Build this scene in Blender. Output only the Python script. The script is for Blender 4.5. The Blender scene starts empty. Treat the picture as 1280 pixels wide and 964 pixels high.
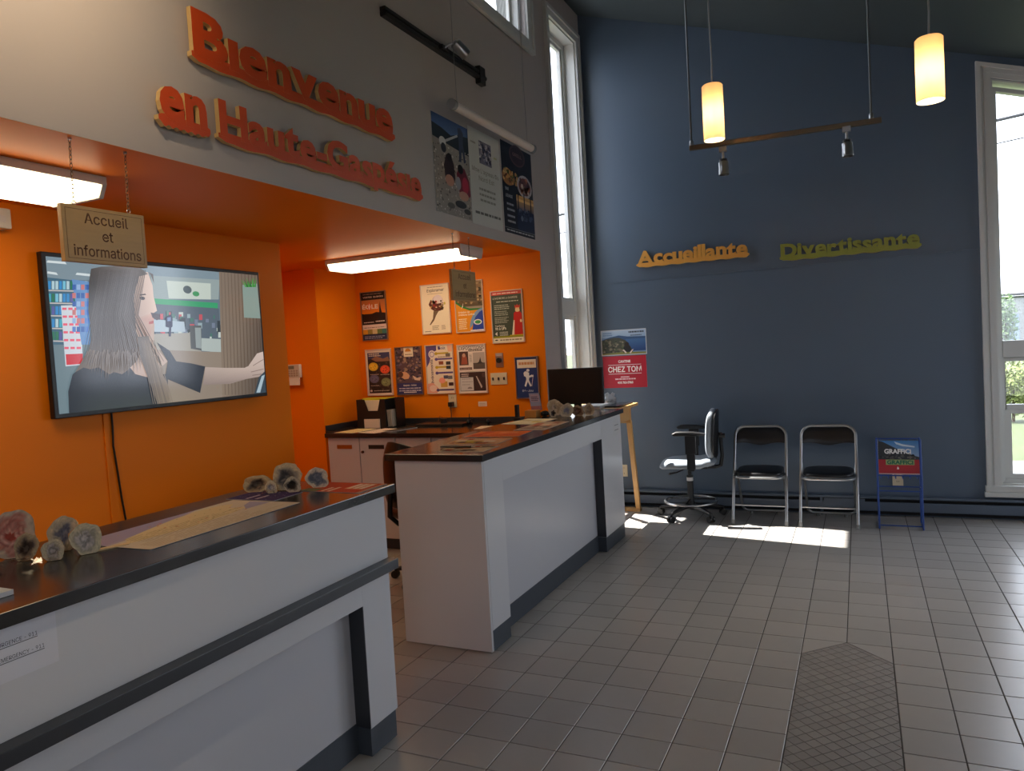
import bpy, bmesh, math, random
import numpy as np
from mathutils import Vector, Matrix, geometry, noise
R = math.radians
SC = bpy.context.scene
COL = SC.collection

def s2l(c):
    c = c / 255.0
    return c / 12.92 if c <= 0.04045 else ((c + 0.055) / 1.055) ** 2.4
def rgb(r, g, b): return (s2l(r), s2l(g), s2l(b), 1.0)

# ------------------------------------------------------------------ camera
H = 1.5684
FPX, YAW, PITCH, ROLL = 932.4, -0.437667, -0.046997, -0.05768
_f = Vector((math.sin(YAW) * math.cos(PITCH), math.cos(YAW) * math.cos(PITCH), math.sin(PITCH)))
_r0 = Vector((math.cos(YAW), -math.sin(YAW), 0)); _u0 = _r0.cross(_f)
_r = math.cos(ROLL) * _r0 + math.sin(ROLL) * _u0; _u = _r.cross(_f)
cam_d = bpy.data.cameras.new('camera'); cam = bpy.data.objects.new('camera', cam_d); COL.objects.link(cam)
cam_d.sensor_width = 36; cam_d.lens = FPX / 1280 * 36; cam_d.clip_start = 0.02; cam_d.clip_end = 500
cam.matrix_world = Matrix(((_r.x, _u.x, -_f.x, 0), (_r.y, _u.y, -_f.y, 0), (_r.z, _u.z, -_f.z, H), (0, 0, 0, 1)))
SC.camera = cam

# ------------------------------------------------------------------ sky, sun, exposure
SKY = 4.3
W = bpy.data.worlds.new('sky'); SC.world = W; W.use_nodes = True
bg = W.node_tree.nodes['Background']
bg.inputs[0].default_value = (0.80, 0.87, 1.0, 1); bg.inputs[1].default_value = SKY
sun_d = bpy.data.lights.new('sun', 'SUN'); sun = bpy.data.objects.new('sun', sun_d); COL.objects.link(sun)
sun_d.energy = 20; sun_d.angle = R(0.55); sun_d.color = (1, 0.96, 0.9)
SUNV = Vector((1, -0.16, -1.742)).normalized()
sun.rotation_euler = SUNV.to_track_quat('-Z', 'Y').to_euler(); sun.location = (-8, 8, 9)
VS = SC.view_settings
VS.view_transform = 'Standard'; VS.look = 'None'; VS.exposure = 0.55; VS.gamma = 1.0; VS.use_curve_mapping = False
SC.cycles.max_bounces = 10; SC.cycles.diffuse_bounces = 6; SC.cycles.glossy_bounces = 4; SC.cycles.transparent_max_bounces = 12
SC.cycles.sample_clamp_indirect = 6
SC.cycles.caustics_reflective = False; SC.cycles.caustics_refractive = False

def portal(name, c, x, y, sx, sy):
    """daylight portal filling a window opening (c centre, x / y unit axes of the opening, facing -x cross y)"""
    d = bpy.data.lights.new(name, 'AREA'); d.shape = 'RECTANGLE'; d.size = sx; d.size_y = sy
    d.cycles.is_portal = True
    o = bpy.data.objects.new(name, d); COL.objects.link(o)
    x = Vector(x); y = Vector(y); z = x.cross(y)
    m = Matrix((x, y, z)).transposed().to_4x4(); m.translation = Vector(c); o.matrix_world = m
    return o
# an area light shines along its local -Z, into the room
portal('portal_window_far', (2.14, 7.02, 1.85), (1, 0, 0), (0, 0, -1), 2.4, 3.3)
portal('portal_window_side', (-2.46, 6.46, 2.35), (0, 1, 0), (0, 0, -1), 0.7, 4.2)
portal('portal_window_clerestory', (-2.46, 4.75, 4.33), (0, 1, 0), (0, 0, -1), 1.9, 0.62)
for y_ in (5.6,):
    portal('portal_window_right', (3.68, y_, 1.75), (0, 1, 0), (0, 0, 1), 1.7, 1.6)
portal('portal_window_back', (1.0, -2.28, 2.75), (1, 0, 0), (0, 0, 1), 2.0, 0.9)
portal('portal_door', (2.3, -2.28, 1.06), (1, 0, 0), (0, 0, 1), 1.0, 2.0)

# ------------------------------------------------------------------ helpers: materials
MATS = {}
def mat(name, col, rough=0.5, metal=0.0, var=0.0, scale=12.0, bump=0.0, spec=0.5, coat=0.0, island=None, stretch=None):
    if name in MATS: return MATS[name]
    m = bpy.data.materials.new(name); m.use_nodes = True; nt = m.node_tree; N = nt.nodes; L = nt.links
    b = N['Principled BSDF']
    b.inputs['Roughness'].default_value = rough; b.inputs['Metallic'].default_value = metal
    b.inputs['Specular IOR Level'].default_value = spec; b.inputs['Coat Weight'].default_value = coat
    b.inputs['Base Color'].default_value = col
    if var or bump:
        tc = N.new('ShaderNodeTexCoord'); nz = N.new('ShaderNodeTexNoise')
        nz.inputs['Scale'].default_value = scale; nz.inputs['Detail'].default_value = 5
        if stretch:
            mp = N.new('ShaderNodeMapping'); mp.inputs['Scale'].default_value = stretch
            L.new(tc.outputs['Object'], mp.inputs[0]); L.new(mp.outputs[0], nz.inputs['Vector'])
        else: L.new(tc.outputs['Object'], nz.inputs['Vector'])
        if var:
            mx = N.new('ShaderNodeMix'); mx.data_type = 'RGBA'
            mx.inputs[6].default_value = tuple(c * (1 - var) for c in col[:3]) + (1,)
            mx.inputs[7].default_value = tuple(min(1, c * (1 + var)) for c in col[:3]) + (1,)
            L.new(nz.outputs['Fac'], mx.inputs[0]); src = mx.outputs[2]
            if island:
                if island == 'object': o = N.new('ShaderNodeObjectInfo').outputs['Random']
                else: o = N.new('ShaderNodeNewGeometry').outputs['Random Per Island']
                mr = N.new('ShaderNodeMapRange'); mr.inputs[3].default_value = 0.92; mr.inputs[4].default_value = 1.07
                L.new(o, mr.inputs[0])
                hs = N.new('ShaderNodeHueSaturation'); L.new(mr.outputs[0], hs.inputs['Value']); L.new(src, hs.inputs['Color'])
                src = hs.outputs[0]
            L.new(src, b.inputs['Base Color'])
        if bump:
            bp = N.new('ShaderNodeBump'); bp.inputs['Strength'].default_value = bump; bp.inputs['Distance'].default_value = 0.01
            L.new(nz.outputs['Fac'], bp.inputs['Height']); L.new(bp.outputs[0], b.inputs['Normal'])
    MATS[name] = m; return m
def emit(name, col, strength):
    if name in MATS: return MATS[name]
    m = bpy.data.materials.new(name); m.use_nodes = True; nt = m.node_tree
    b = nt.nodes['Principled BSDF']; b.inputs['Base Color'].default_value = (0.8, 0.8, 0.8, 1)
    b.inputs['Emission Color'].default_value = col; b.inputs['Emission Strength'].default_value = strength
    MATS[name] = m; return m
def print_mat(name, rough=0.45, emission=0.0, spec=0.5):
    if name in MATS: return MATS[name]
    m = bpy.data.materials.new(name); m.use_nodes = True; nt = m.node_tree; b = nt.nodes['Principled BSDF']
    a = nt.nodes.new('ShaderNodeAttribute'); a.attribute_name = 'Col'
    b.inputs['Roughness'].default_value = rough; b.inputs['Specular IOR Level'].default_value = spec
    if emission:
        b.inputs['Base Color'].default_value = (0.01, 0.01, 0.01, 1)
        nt.links.new(a.outputs['Color'], b.inputs['Emission Color']); b.inputs['Emission Strength'].default_value = emission
    else: nt.links.new(a.outputs['Color'], b.inputs['Base Color'])
    MATS[name] = m; return m
def glass_mat(name, tint=(1, 1, 1, 1), refl=0.08, rough=0.0):
    if name in MATS: return MATS[name]
    m = bpy.data.materials.new(name); m.use_nodes = True; nt = m.node_tree; N = nt.nodes
    N.remove(N['Principled BSDF'])
    t = N.new('ShaderNodeBsdfTransparent'); t.inputs[0].default_value = tint
    g = N.new('ShaderNodeBsdfGlossy'); g.inputs['Roughness'].default_value = rough
    f = N.new('ShaderNodeLayerWeight'); f.inputs[0].default_value = 0.5
    pw = N.new('ShaderNodeMath'); pw.operation = 'POWER'; pw.inputs[1].default_value = 5
    ml = N.new('ShaderNodeMath'); ml.operation = 'MULTIPLY_ADD'; ml.inputs[1].default_value = 0.9; ml.inputs[2].default_value = refl / 2; ml.use_clamp = True
    x = N.new('ShaderNodeMixShader')
    nt.links.new(f.outputs['Facing'], pw.inputs[0]); nt.links.new(pw.outputs[0], ml.inputs[0]); nt.links.new(ml.outputs[0], x.inputs[0])
    nt.links.new(t.outputs[0], x.inputs[1]); nt.links.new(g.outputs[0], x.inputs[2])
    nt.links.new(x.outputs[0], N['Material Output'].inputs[0])
    MATS[name] = m; return m

# ------------------------------------------------------------------ helpers: objects
FRAME = {}
def tag(o, label=None, cat=None, group=None, kind=None):
    if label: o['label'] = label
    if cat: o['category'] = cat
    if group: o['group'] = group
    if kind: o['kind'] = kind
    return o
def thing(name, label, cat, loc=(0, 0, 0), rotz=0.0, group=None, local=False):
    o = bpy.data.objects.new(name, None); COL.objects.link(o); o.empty_display_size = 0.1
    o.location = loc; o.rotation_euler = (0, 0, rotz)
    FRAME[o] = Vector((0, 0, 0)) if local else Vector(loc)
    return tag(o, label, cat, group)
def put(name, me, parent=None):
    """link a mesh whose coordinates are in the design frame; its origin moves to the bottom centre of its bounds"""
    n = len(me.vertices); co = np.empty(n * 3); me.vertices.foreach_get('co', co); co = co.reshape(-1, 3)
    lo = co.min(0); hi = co.max(0); c = Vector(((lo[0] + hi[0]) / 2, (lo[1] + hi[1]) / 2, lo[2]))
    co -= np.array(c); me.vertices.foreach_set('co', co.ravel()); me.update()
    o = bpy.data.objects.new(name, me); COL.objects.link(o)
    if parent is not None:
        o.parent = parent; o.location = c - FRAME[parent]
    else: o.location = c
    FRAME[o] = c
    return o
def struct(o): o['kind'] = 'structure'; return o
def copy_tree(o, parent=None):
    c = o.copy(); COL.objects.link(c); c.parent = parent
    for ch in list(o.children): copy_tree(ch, c)
    return c

class MB:
    def __init__(s): s.v = []; s.f = []; s.m = []
    def add(s, vs, fs, m=0):
        k = len(s.v); s.v += [tuple(v) for v in vs]; s.f += [tuple(i + k for i in f) for f in fs]; s.m += [m] * len(fs); return s
    def box(s, x0, x1, y0, y1, z0, z1, m=0):
        v = [(x, y, z) for z in (z0, z1) for y in (y0, y1) for x in (x0, x1)]
        return s.add(v, [(0, 2, 3, 1), (4, 5, 7, 6), (0, 1, 5, 4), (2, 6, 7, 3), (0, 4, 6, 2), (1, 3, 7, 5)], m)
    def obox(s, M, sx, sy, sz, m=0):
        """box centred in x/y, standing on z = 0 of matrix M"""
        v = [M @ Vector((x, y, z)) for z in (0, sz) for y in (-sy / 2, sy / 2) for x in (-sx / 2, sx / 2)]
        return s.add(v, [(0, 2, 3, 1), (4, 5, 7, 6), (0, 1, 5, 4), (2, 6, 7, 3), (0, 4, 6, 2), (1, 3, 7, 5)], m)
    def prism(s, pts, vec, m=0):
        vec = Vector(vec); a = [Vector(p) for p in pts]; n = len(a)
        nr = Vector((0, 0, 0))
        for i in range(n): nr += a[i].cross(a[(i + 1) % n])
        if nr.dot(vec) > 0: a.reverse()
        b = [p + vec for p in a]
        return s.add(a + b, [tuple(range(n)), tuple(range(2 * n - 1, n - 1, -1))] + [((i + 1) % n, i, n + i, n + (i + 1) % n) for i in range(n)], m)
    def tube(s, pts, r, n=8, closed=False, m=0):
        P = [Vector(p) for p in pts]; K = len(P); rs = r if isinstance(r, (list, tuple)) else [r] * K
        vs = []; ref = None
        for i in range(K):
            if closed: t = P[(i + 1) % K] - P[i - 1]
            else: t = P[min(i + 1, K - 1)] - P[max(i - 1, 0)]
            t.normalize()
            if ref is None:
                ref = Vector((0, 0, 1)) if abs(t.z) < 0.9 else Vector((1, 0, 0))
            a = (ref - t * ref.dot(t)).normalized(); b = t.cross(a); ref = a
            for k in range(n):
                w = 2 * math.pi * k / n; vs.append(P[i] + (a * math.cos(w) + b * math.sin(w)) * rs[i])
        fs = []
        for i in range(K if closed else K - 1):
            j = (i + 1) % K
            for k in range(n): fs.append((i * n + k, i * n + (k + 1) % n, j * n + (k + 1) % n, j * n + k))
        if not closed: fs += [tuple(range(n - 1, -1, -1)), tuple((K - 1) * n + k for k in range(n))]
        return s.add(vs, fs, m)
    def cyl(s, a, b, r, n=16, m=0): return s.tube([a, b], r, n, False, m)
    def lathe(s, prof, n=24, c=(0, 0, 0), m=0, M=None):
        c = Vector(c); vs = []
        for r, z in prof:
            for k in range(n):
                w = 2 * math.pi * k / n; p = Vector((r * math.cos(w), r * math.sin(w), z))
                vs.append((M @ p if M else p) + c)
        fs = []
        for i in range(len(prof) - 1):
            for k in range(n): fs.append((i * n + k, i * n + (k + 1) % n, (i + 1) * n + (k + 1) % n, (i + 1) * n + k))
        if prof[0][0] > 1e-6: fs.append(tuple(range(n - 1, -1, -1)))
        if prof[-1][0] > 1e-6: fs.append(tuple((len(prof) - 1) * n + k for k in range(n)))
        return s.add(vs, fs, m)
    def blob(s, c, rx, ry, rz, seg=12, rings=8, jit=0.0, seed=0, m=0, zmin=None):
        c = Vector(c); prof = []; vs = []
        for i in range(rings + 1):
            a = math.pi * i / rings
            for k in range(seg):
                w = 2 * math.pi * k / seg; d = Vector((math.sin(a) * math.cos(w), math.sin(a) * math.sin(w), -math.cos(a)))
                q = 1 + (jit * noise.noise(d * 2.3 + Vector((seed * 7.1, 0, seed))) if jit else 0)
                p = c + Vector((d.x * rx, d.y * ry, d.z * rz)) * q
                if zmin is not None and p.z < zmin: p.z = zmin
                vs.append(p)
        fs = [(i * seg + k, i * seg + (k + 1) % seg, (i + 1) * seg + (k + 1) % seg, (i + 1) * seg + k) for i in range(rings) for k in range(seg)]
        return s.add(vs, fs, m)
    def mesh(s, name, mats, smooth=None, bevel=0.0, seg=2):
        me = bpy.data.meshes.new(name); me.from_pydata(s.v, [], s.f)
        for mt in (mats if isinstance(mats, (list, tuple)) else [mats]): me.materials.append(mt)
        me.polygons.foreach_set('material_index', s.m)
        bm = bmesh.new(); bm.from_mesh(me)
        bmesh.ops.remove_doubles(bm, verts=bm.verts, dist=1e-6)
        bmesh.ops.recalc_face_normals(bm, faces=bm.faces)
        if bevel:
            es = [e for e in bm.edges if len(e.link_faces) == 2 and e.calc_face_angle(0) > 0.5]
            bmesh.ops.bevel(bm, geom=es, offset=bevel, segments=seg, profile=0.6, affect='EDGES', clamp_overlap=True)
        bm.to_mesh(me); bm.free()
        if smooth is not None:
            me.polygons.foreach_set('use_smooth', [True] * len(me.polygons)); me.set_sharp_from_angle(angle=R(smooth))
        return me
    def build(s, name, mats, parent=None, smooth=None, bevel=0.0, seg=2): return put(name, s.mesh(name, mats, smooth, bevel, seg), parent)

def basis(o, x, y):
    x = Vector(x).normalized(); y = Vector(y).normalized(); z = x.cross(y)
    m = Matrix((x, y, z)).transposed().to_4x4(); m.translation = Vector(o); return m
def on_left(y, z, x=-2.34): return basis((x, y, z), (0, 1, 0), (0, 0, 1))      # faces +X
def on_far(x, z, y=6.95): return basis((x, y, z), (1, 0, 0), (0, 0, 1))        # faces -Y
def on_top(x, y, z, ang=0): return basis((x, y, z), (math.cos(ang), math.sin(ang), 0), (-math.sin(ang), math.cos(ang), 0))

try:                                             # Blender's own interface typeface; the built-in one otherwise
    import os
    FONT = bpy.data.fonts.load(os.path.join(bpy.utils.system_resource('DATAFILES'), 'fonts', 'Inter.woff2'))
except Exception: FONT = None
def glyphs(body, offset=0.0, res=3, builtin=False):
    cu = bpy.data.curves.new('glyph', 'FONT'); cu.body = body
    FONT_ = None if builtin else FONT
    if FONT_: cu.font = FONT_
    cu.size = 1; cu.offset = offset / (1.356 if FONT_ else 1.0); cu.resolution_u = res
    ob = bpy.data.objects.new('glyph', cu); me = bpy.data.meshes.new_from_object(ob)
    q = 1.356 if FONT_ else 1.0                  # same cap height for either typeface
    vs = [v.co * q for v in me.vertices]; fs = [tuple(p.vertices) for p in me.polygons]
    bpy.data.objects.remove(ob); bpy.data.curves.remove(cu); bpy.data.meshes.remove(me)
    return vs, fs

class Print:
    """flat print: coloured shapes laid one over the other, u to the right 0..1, v up 0..1"""
    def __init__(s, w, h, eps=5e-5): s.w = w; s.h = h; s.eps = eps; s.k = 0; s.v = []; s.f = []; s.c = []; s.rnd = random.Random(5)
    def _add(s, pts, tris, cols):
        b = len(s.v); s.v += [(x, y, s.k * s.eps) for x, y in pts]; s.f += [tuple(i + b for i in t) for t in tris]; s.c += cols
    def poly(s, pts, col, step=True):
        if step: s.k += 1
        P = [(u * s.w, v * s.h) for u, v in pts]
        tr = geometry.tessellate_polygon([[Vector((x, y, 0)) for x, y in P]])
        cols = [rgb(*c) for c in col] if isinstance(col, list) else [rgb(*col)] * len(P)
        s._add(P, [tuple(t) for t in tr], cols); return s
    def rect(s, u0, v0, u1, v1, col, step=True): return s.poly([(u0, v0), (u1, v0), (u1, v1), (u0, v1)], col, step)
    def vgrad(s, u0, v0, u1, v1, cb, ct): return s.poly([(u0, v0), (u1, v0), (u1, v1), (u0, v1)], [cb, cb, ct, ct])
    def ell(s, u, v, ru, rv, col, n=18, a0=0, a1=360, step=True):
        return s.poly([(u + ru * math.cos(R(a0 + (a1 - a0) * i / n)), v + rv * math.sin(R(a0 + (a1 - a0) * i / n))) for i in range(n if a1 - a0 == 360 else n + 1)], col, step)
    def text(s, body, u, v, size, col, align='c', bold=0.0, fit=None, slant=0.0, rot=0.0, step=True):
        """size = cap height as a share of the sheet's height; fit = width as a share of the sheet's width"""
        if step: s.k += 1
        vs, fs = glyphs(body, bold, 3, bold >= 0.03); k = size * s.h / 0.69
        x0 = min(p.x for p in vs); x1 = max(p.x for p in vs); kx = k if fit is None else fit * s.w / (x1 - x0)
        dx = {'l': -x0, 'c': -(x0 + x1) / 2, 'r': -x1}[align]
        ca, sa = math.cos(R(rot)), math.sin(R(rot)); P = []
        for p in vs:
            x = (p.x + dx + slant * p.y) * kx; y = p.y * k
            P.append((u * s.w + x * ca - y * sa, v * s.h + x * sa + y * ca))
        s._add(P, fs, [rgb(*col)] * len(P)); return s
    def bars(s, u0, u1, v, n, dv, col, hgt=0.5, ragged=0.25, align='l'):
        """lines of print too small to read"""
        s.k += 1
        for i in range(n):
            e = u1 - (u1 - u0) * ragged * s.rnd.random(); y = v - i * dv; o = (u1 - e) / 2 if align == 'c' else 0; u = u0 + o
            while u < e + o:
                q = min(e + o, u + (u1 - u0) * (0.06 + 0.12 * s.rnd.random())); s.rect(u, y, q, y + dv * hgt, col, False); u = q + (u1 - u0) * 0.025
        return s
    def speck(s, u0, v0, u1, v1, n, cols, size):
        s.k += 1
        for i in range(n):
            u = s.rnd.uniform(u0, u1); v = s.rnd.uniform(v0, v1); q = size * s.rnd.uniform(0.5, 1.2)
            if i % 40 == 39: s.k += 1
            s.ell(u, v, q, q * s.w / s.h * s.rnd.uniform(0.5, 1), s.rnd.choice(cols), 6, step=False)
        return s
    def build(s, name, material, parent, M):
        me = bpy.data.meshes.new(name); me.from_pydata([M @ Vector(p) for p in s.v], [], s.f); me.materials.append(material)
        a = me.color_attributes.new('Col', 'FLOAT_COLOR', 'POINT'); a.data.foreach_set('color', [x for c in s.c for x in c])
        nz = (M.to_3x3() @ Vector((0, 0, 1)))
        for p in me.polygons:
            if p.normal.dot(nz) < 0: p.flip()
        me.update(); return put(name, me, parent)
PAPER = print_mat('printed paper', 0.45, spec=0.35); SATIN = print_mat('satin print', 0.4, spec=0.3); MATTE = print_mat('matt print', 0.7, spec=0.12)
# ================================================================== the setting
M_FAR = mat('slate blue paint', rgb(82, 97, 114), 0.42, var=0.04, scale=3, bump=0.02)
M_GREY = mat('grey paint', rgb(182, 172, 167), 0.5, var=0.03, scale=3, bump=0.02)
M_CEIL = mat('ceiling paint', rgb(70, 80, 84), 0.6, var=0.04, scale=3)
M_OR = mat('orange paint', rgb(236, 127, 12), 0.45, var=0.04, scale=2, bump=0.02, spec=0.14)
M_TRIM = mat('white trim paint', rgb(205, 205, 200), 0.4)
M_GROUT = mat('grout', rgb(62, 57, 52), 0.8, var=0.1, scale=30)
M_GLASS = glass_mat('window glass')
YF, XG, ZS = 6.95, -2.34, 2.365
XR, YB = 3.6, -2.2
def zc(x): return 4.733 - 0.3295 * (x + 2.36)        # underside of the raked ceiling

# ---- floor: bed, tiles
T, X0, Y0 = 0.203, -1.52645, 2.4059
floor = struct(MB().box(-5.1, XR + 0.2, YB - 0.2, YF + 0.2, -0.15, -0.003).build('floor', M_GROUT))
floor['label'] = 'grey ceramic tile floor with dark grout'; floor['category'] = 'floor'
M_TILE = mat('ceramic tile', rgb(166, 162, 157), 0.28, var=0.10, scale=5, bump=0.015, island='object')
M_TILES = mat('ceramic tile field', rgb(166, 162, 157), 0.28, var=0.10, scale=5, bump=0.015, island='island')
M_MOS = mat('mosaic tile', rgb(146, 141, 136), 0.38, var=0.12, scale=9, island='object')
G = 0.0025
def tile_mb(mb, x, y, sx, sy):
    g, b, t = G, 0.0012, -0.006
    v = [(x + g, y + g, t), (x + sx - g, y + g, t), (x + sx - g, y + sy - g, t), (x + g, y + sy - g, t)]
    v += [(a, c, -b) for a, c, _ in v] + [(x + g + b, y + g + b, 0), (x + sx - g - b, y + g + b, 0), (x + sx - g - b, y + sy - g - b, 0), (x + g + b, y + sy - g - b, 0)]
    f = [(8, 9, 10, 11)]
    for i in range(4):
        j = (i + 1) % 4; f += [(i, j, 4 + j, 4 + i), (4 + i, 4 + j, 8 + j, 8 + i)]
    mb.add(v, f)
def px(p):
    d = Vector(p) - Vector((0, 0, H)); z = d.dot(_f)
    if z < 0.3: return None
    return (640 + FPX * d.dot(_r) / z, 482 - FPX * d.dot(_u) / z)
cells = []
for k in range(-18, 27):
    for j in range(-24, 23):
        x, y = X0 + k * T, Y0 + j * T
        if x < -5.0 or x + T > XR + 0.15 or y < YB - 0.1 or y > YF - 0.02: continue
        if k in (6, 7) and 1 <= j <= 7: continue            # the mosaic inlay
        q = [px(p) for p in ((x, y, 0), (x + T, y, 0), (x + T, y + T, 0), (x, y + T, 0))]
        area = 0
        if all(q):
            cx = sum(p[0] for p in q) / 4; cy = sum(p[1] for p in q) / 4
            if -20 < cx < 1300 and cy < 985 and (x > -1.75 or 2.45 < y < 3.4 and x > -3):
                area = abs(sum(q[i][0] * q[(i + 1) % 4][1] - q[(i + 1) % 4][0] * q[i][1] for i in range(4))) / 2
        cells.append((area, x, y))
cells.sort(reverse=True)
tm = MB(); tile_mb(tm, 0, 0, T, T); tile_me = tm.mesh('tile', M_TILE)
for a, x, y in cells[:296]:
    o = bpy.data.objects.new('tile', tile_me); COL.objects.link(o); o.parent = floor
    o.location = Vector((x, y, 0)) - FRAME[floor]
rest = MB()
for a, x, y in cells[296:]: tile_mb(rest, x, y, T, min(T, YF + 0.02 - y))
tag(rest.build('tile_field', M_TILES, floor), kind='stuff')
# cut corner tiles round the mosaic
xa, xb, xm = X0 + 6 * T, X0 + 8 * T, X0 + 7 * T
ya, yb = Y0 + 1 * T, Y0 + 8 * T
for pts in ([(xa, yb - T), (xm, yb), (xa, yb)], [(xb, yb - T), (xb, yb), (xm, yb)], [(xa, ya), (xm, ya), (xa, ya + T)], [(xb, ya), (xb, ya + T), (xm, ya)]):
    c = Vector((sum(p[0] for p in pts) / 3, sum(p[1] for p in pts) / 3))
    q = [c + (Vector(p) - c) * 0.955 for p in pts]
    MB().prism([(p.x, p.y, -0.006) for p in q], (0, 0, 0.006)).build('tile', M_TILE, floor)
# mosaic: small square tiles laid on the diagonal
D = T / 3
def clip(poly, a, b, c):
    out = []
    for i in range(len(poly)):
        p, q = poly[i], poly[(i + 1) % len(poly)]; dp = a * p[0] + b * p[1] - c; dq = a * q[0] + b * q[1] - c
        if dp <= 0: out.append(p)
        if dp * dq < 0:
            t = dp / (dp - dq); out.append((p[0] + (q[0] - p[0]) * t, p[1] + (q[1] - p[1]) * t))
    return out
nm = 0; full_me = None
for i in range(-1, 8):
    for j in range(-2, 50):
        cx, cy = xa + i * D / 1 + (D / 2 if j % 2 else 0), ya + j * D / 2
        hd = D / 2 - 0.0022
        poly = [(cx - hd, cy), (cx, cy - hd), (cx + hd, cy), (cx, cy + hd)]; full = poly
        g = 0.003
        for pl in ((-1, 0, -(xa + g)), (1, 0, xb - g), (0, 1, yb - g), (0, -1, -(ya + g)), (-1, 1, -(xa) + (yb - T) - g), (1, 1, xb + yb - T - g),
                   (-1, -1, -(xa + ya + T) - g), (1, -1, xb - (ya + T) - g)):
            if poly: poly = clip(poly, *pl)
        if len(poly) < 3: continue
        ar = abs(sum(poly[n][0] * poly[(n + 1) % len(poly)][1] - poly[(n + 1) % len(poly)][0] * poly[n][1] for n in range(len(poly)))) / 2
        if ar < 3e-4: continue
        if poly == full and full_me:
            o = bpy.data.objects.new('mosaic_tile', full_me); COL.objects.link(o); o.parent = floor
            o.location = Vector((cx, cy, -0.006)) - FRAME[floor]; nm += 1; continue
        o = MB().prism([(p[0], p[1], -0.006) for p in poly], (0, 0, 0.0052)).build('mosaic_tile', M_MOS, floor); nm += 1
        if poly == full: full_me = o.data
print('mosaic tiles', nm)

# ---- walls
def wall_x(name, x0, x1, y0, y1, z0, z1, holes, material):
    """wall slab across x0..x1 with rectangular holes (ya, yb, za, zb)"""
    mb = MB(); ys = sorted({y0, y1} | {v for h in holes for v in h[:2]}); zs = sorted({z0, z1} | {v for h in holes for v in h[2:]})
    for a, b in zip(ys, ys[1:]):
        for c, d in zip(zs, zs[1:]):
            if any(h[0] <= a and b <= h[1] and h[2] <= c and d <= h[3] for h in holes): continue
            mb.box(x0, x1, a, b, c, d)
    return struct(mb.build(name, material))
TH = 0.18
LW = (6.12, 6.80, 0.30, 4.42)          # tall side window opening
CW = (3.85, 5.65, 4.05, 4.62)          # clerestory opening
wall_x('wall_left', XG - TH, XG, 5.69, YF + TH, -0.15, 4.9, [LW], M_GREY)['label'] = 'grey painted end of the left wall round the tall window'
wall_x('wall_left_upper', XG - TH, XG, YB - TH, 5.69, ZS, 4.9, [CW], M_GREY)['label'] = 'grey painted wall above the orange alcove'
def zr(x): return 3.459 - 0.346 * (x - 0.981)
FX0, FX1, FZ0 = 0.985, 3.3, 0.276
mb = MB()
for poly in ([(XG - TH, -0.15), (FX0, -0.15), (FX0, zc(FX0) + 0.2), (XG - TH, zc(XG - TH) + 0.2)], [(FX0, -0.15), (FX1, -0.15), (FX1, FZ0), (FX0, FZ0)],
             [(FX0, zr(FX0)), (FX1, zr(FX1)), (FX1, zc(FX1) + 0.2), (FX0, zc(FX0) + 0.2)], [(FX1, -0.15), (XR + TH, -0.15), (XR + TH, zc(XR + TH) + 0.2), (FX1, zc(FX1) + 0.2)]):
    mb.prism([(x, YF, z) for x, z in poly], (0, TH, 0))
struct(mb.build('wall_far', M_FAR))['label'] = 'slate blue far wall rising to the raked ceiling'
RH = [(y - 0.85, y + 0.85, 0.95, 2.55) for y in (5.6,)]
wall_x('wall_right', XR, XR + TH, YB - TH, YF + TH, -0.15, 2.9, RH, M_GREY)
mb = MB(); BD = (1.75, 2.85, 2.06); BW = (0.0, 2.0, 2.3, 3.2)
for poly in ([(XG - TH, -0.15), (BW[0], -0.15), (BW[0], zc(BW[0]) + 0.2), (XG - TH, zc(XG - TH) + 0.2)], [(BW[0], -0.15), (BD[0], -0.15), (BD[0], BW[2]), (BW[0], BW[2])], [(BD[0], BD[2]), (BD[1], BD[2]), (BD[1], BW[2]), (BD[0], BW[2])],
             [(BW[0], BW[3]), (BW[1], BW[3]), (BW[1], zc(BW[1]) + 0.2), (BW[0], zc(BW[0]) + 0.2)], [(BW[1], BW[2]), (BD[1], BW[2]), (BD[1], zc(BD[1]) + 0.2), (BW[1], zc(BW[1]) + 0.2)],
             [(BD[1], -0.15), (XR + TH, -0.15), (XR + TH, zc(XR + TH) + 0.2), (BD[1], zc(BD[1]) + 0.2)], [(-5.1, -0.15), (XG - TH, -0.15), (XG - TH, 2.6), (-5.1, 2.6)]):
    mb.prism([(x, YB - TH, z) for x, z in poly], (0, TH, 0))
struct(mb.build('wall_back', M_GREY))
xa_, xb_ = XG - TH - 0.46, XR + TH + 0.5
struct(MB().prism([(xa_, YB - TH - 0.3, zc(xa_)), (xb_, YB - TH - 0.3, zc(xb_)), (xb_, YB - TH - 0.3, zc(xb_) + 0.22), (xa_, YB - TH - 0.3, zc(xa_) + 0.22)], (0, YF - YB + 2 * TH + 0.75, 0)).build('ceiling', M_CEIL))['label'] = 'dark raked ceiling sloping down to the right'
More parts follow.
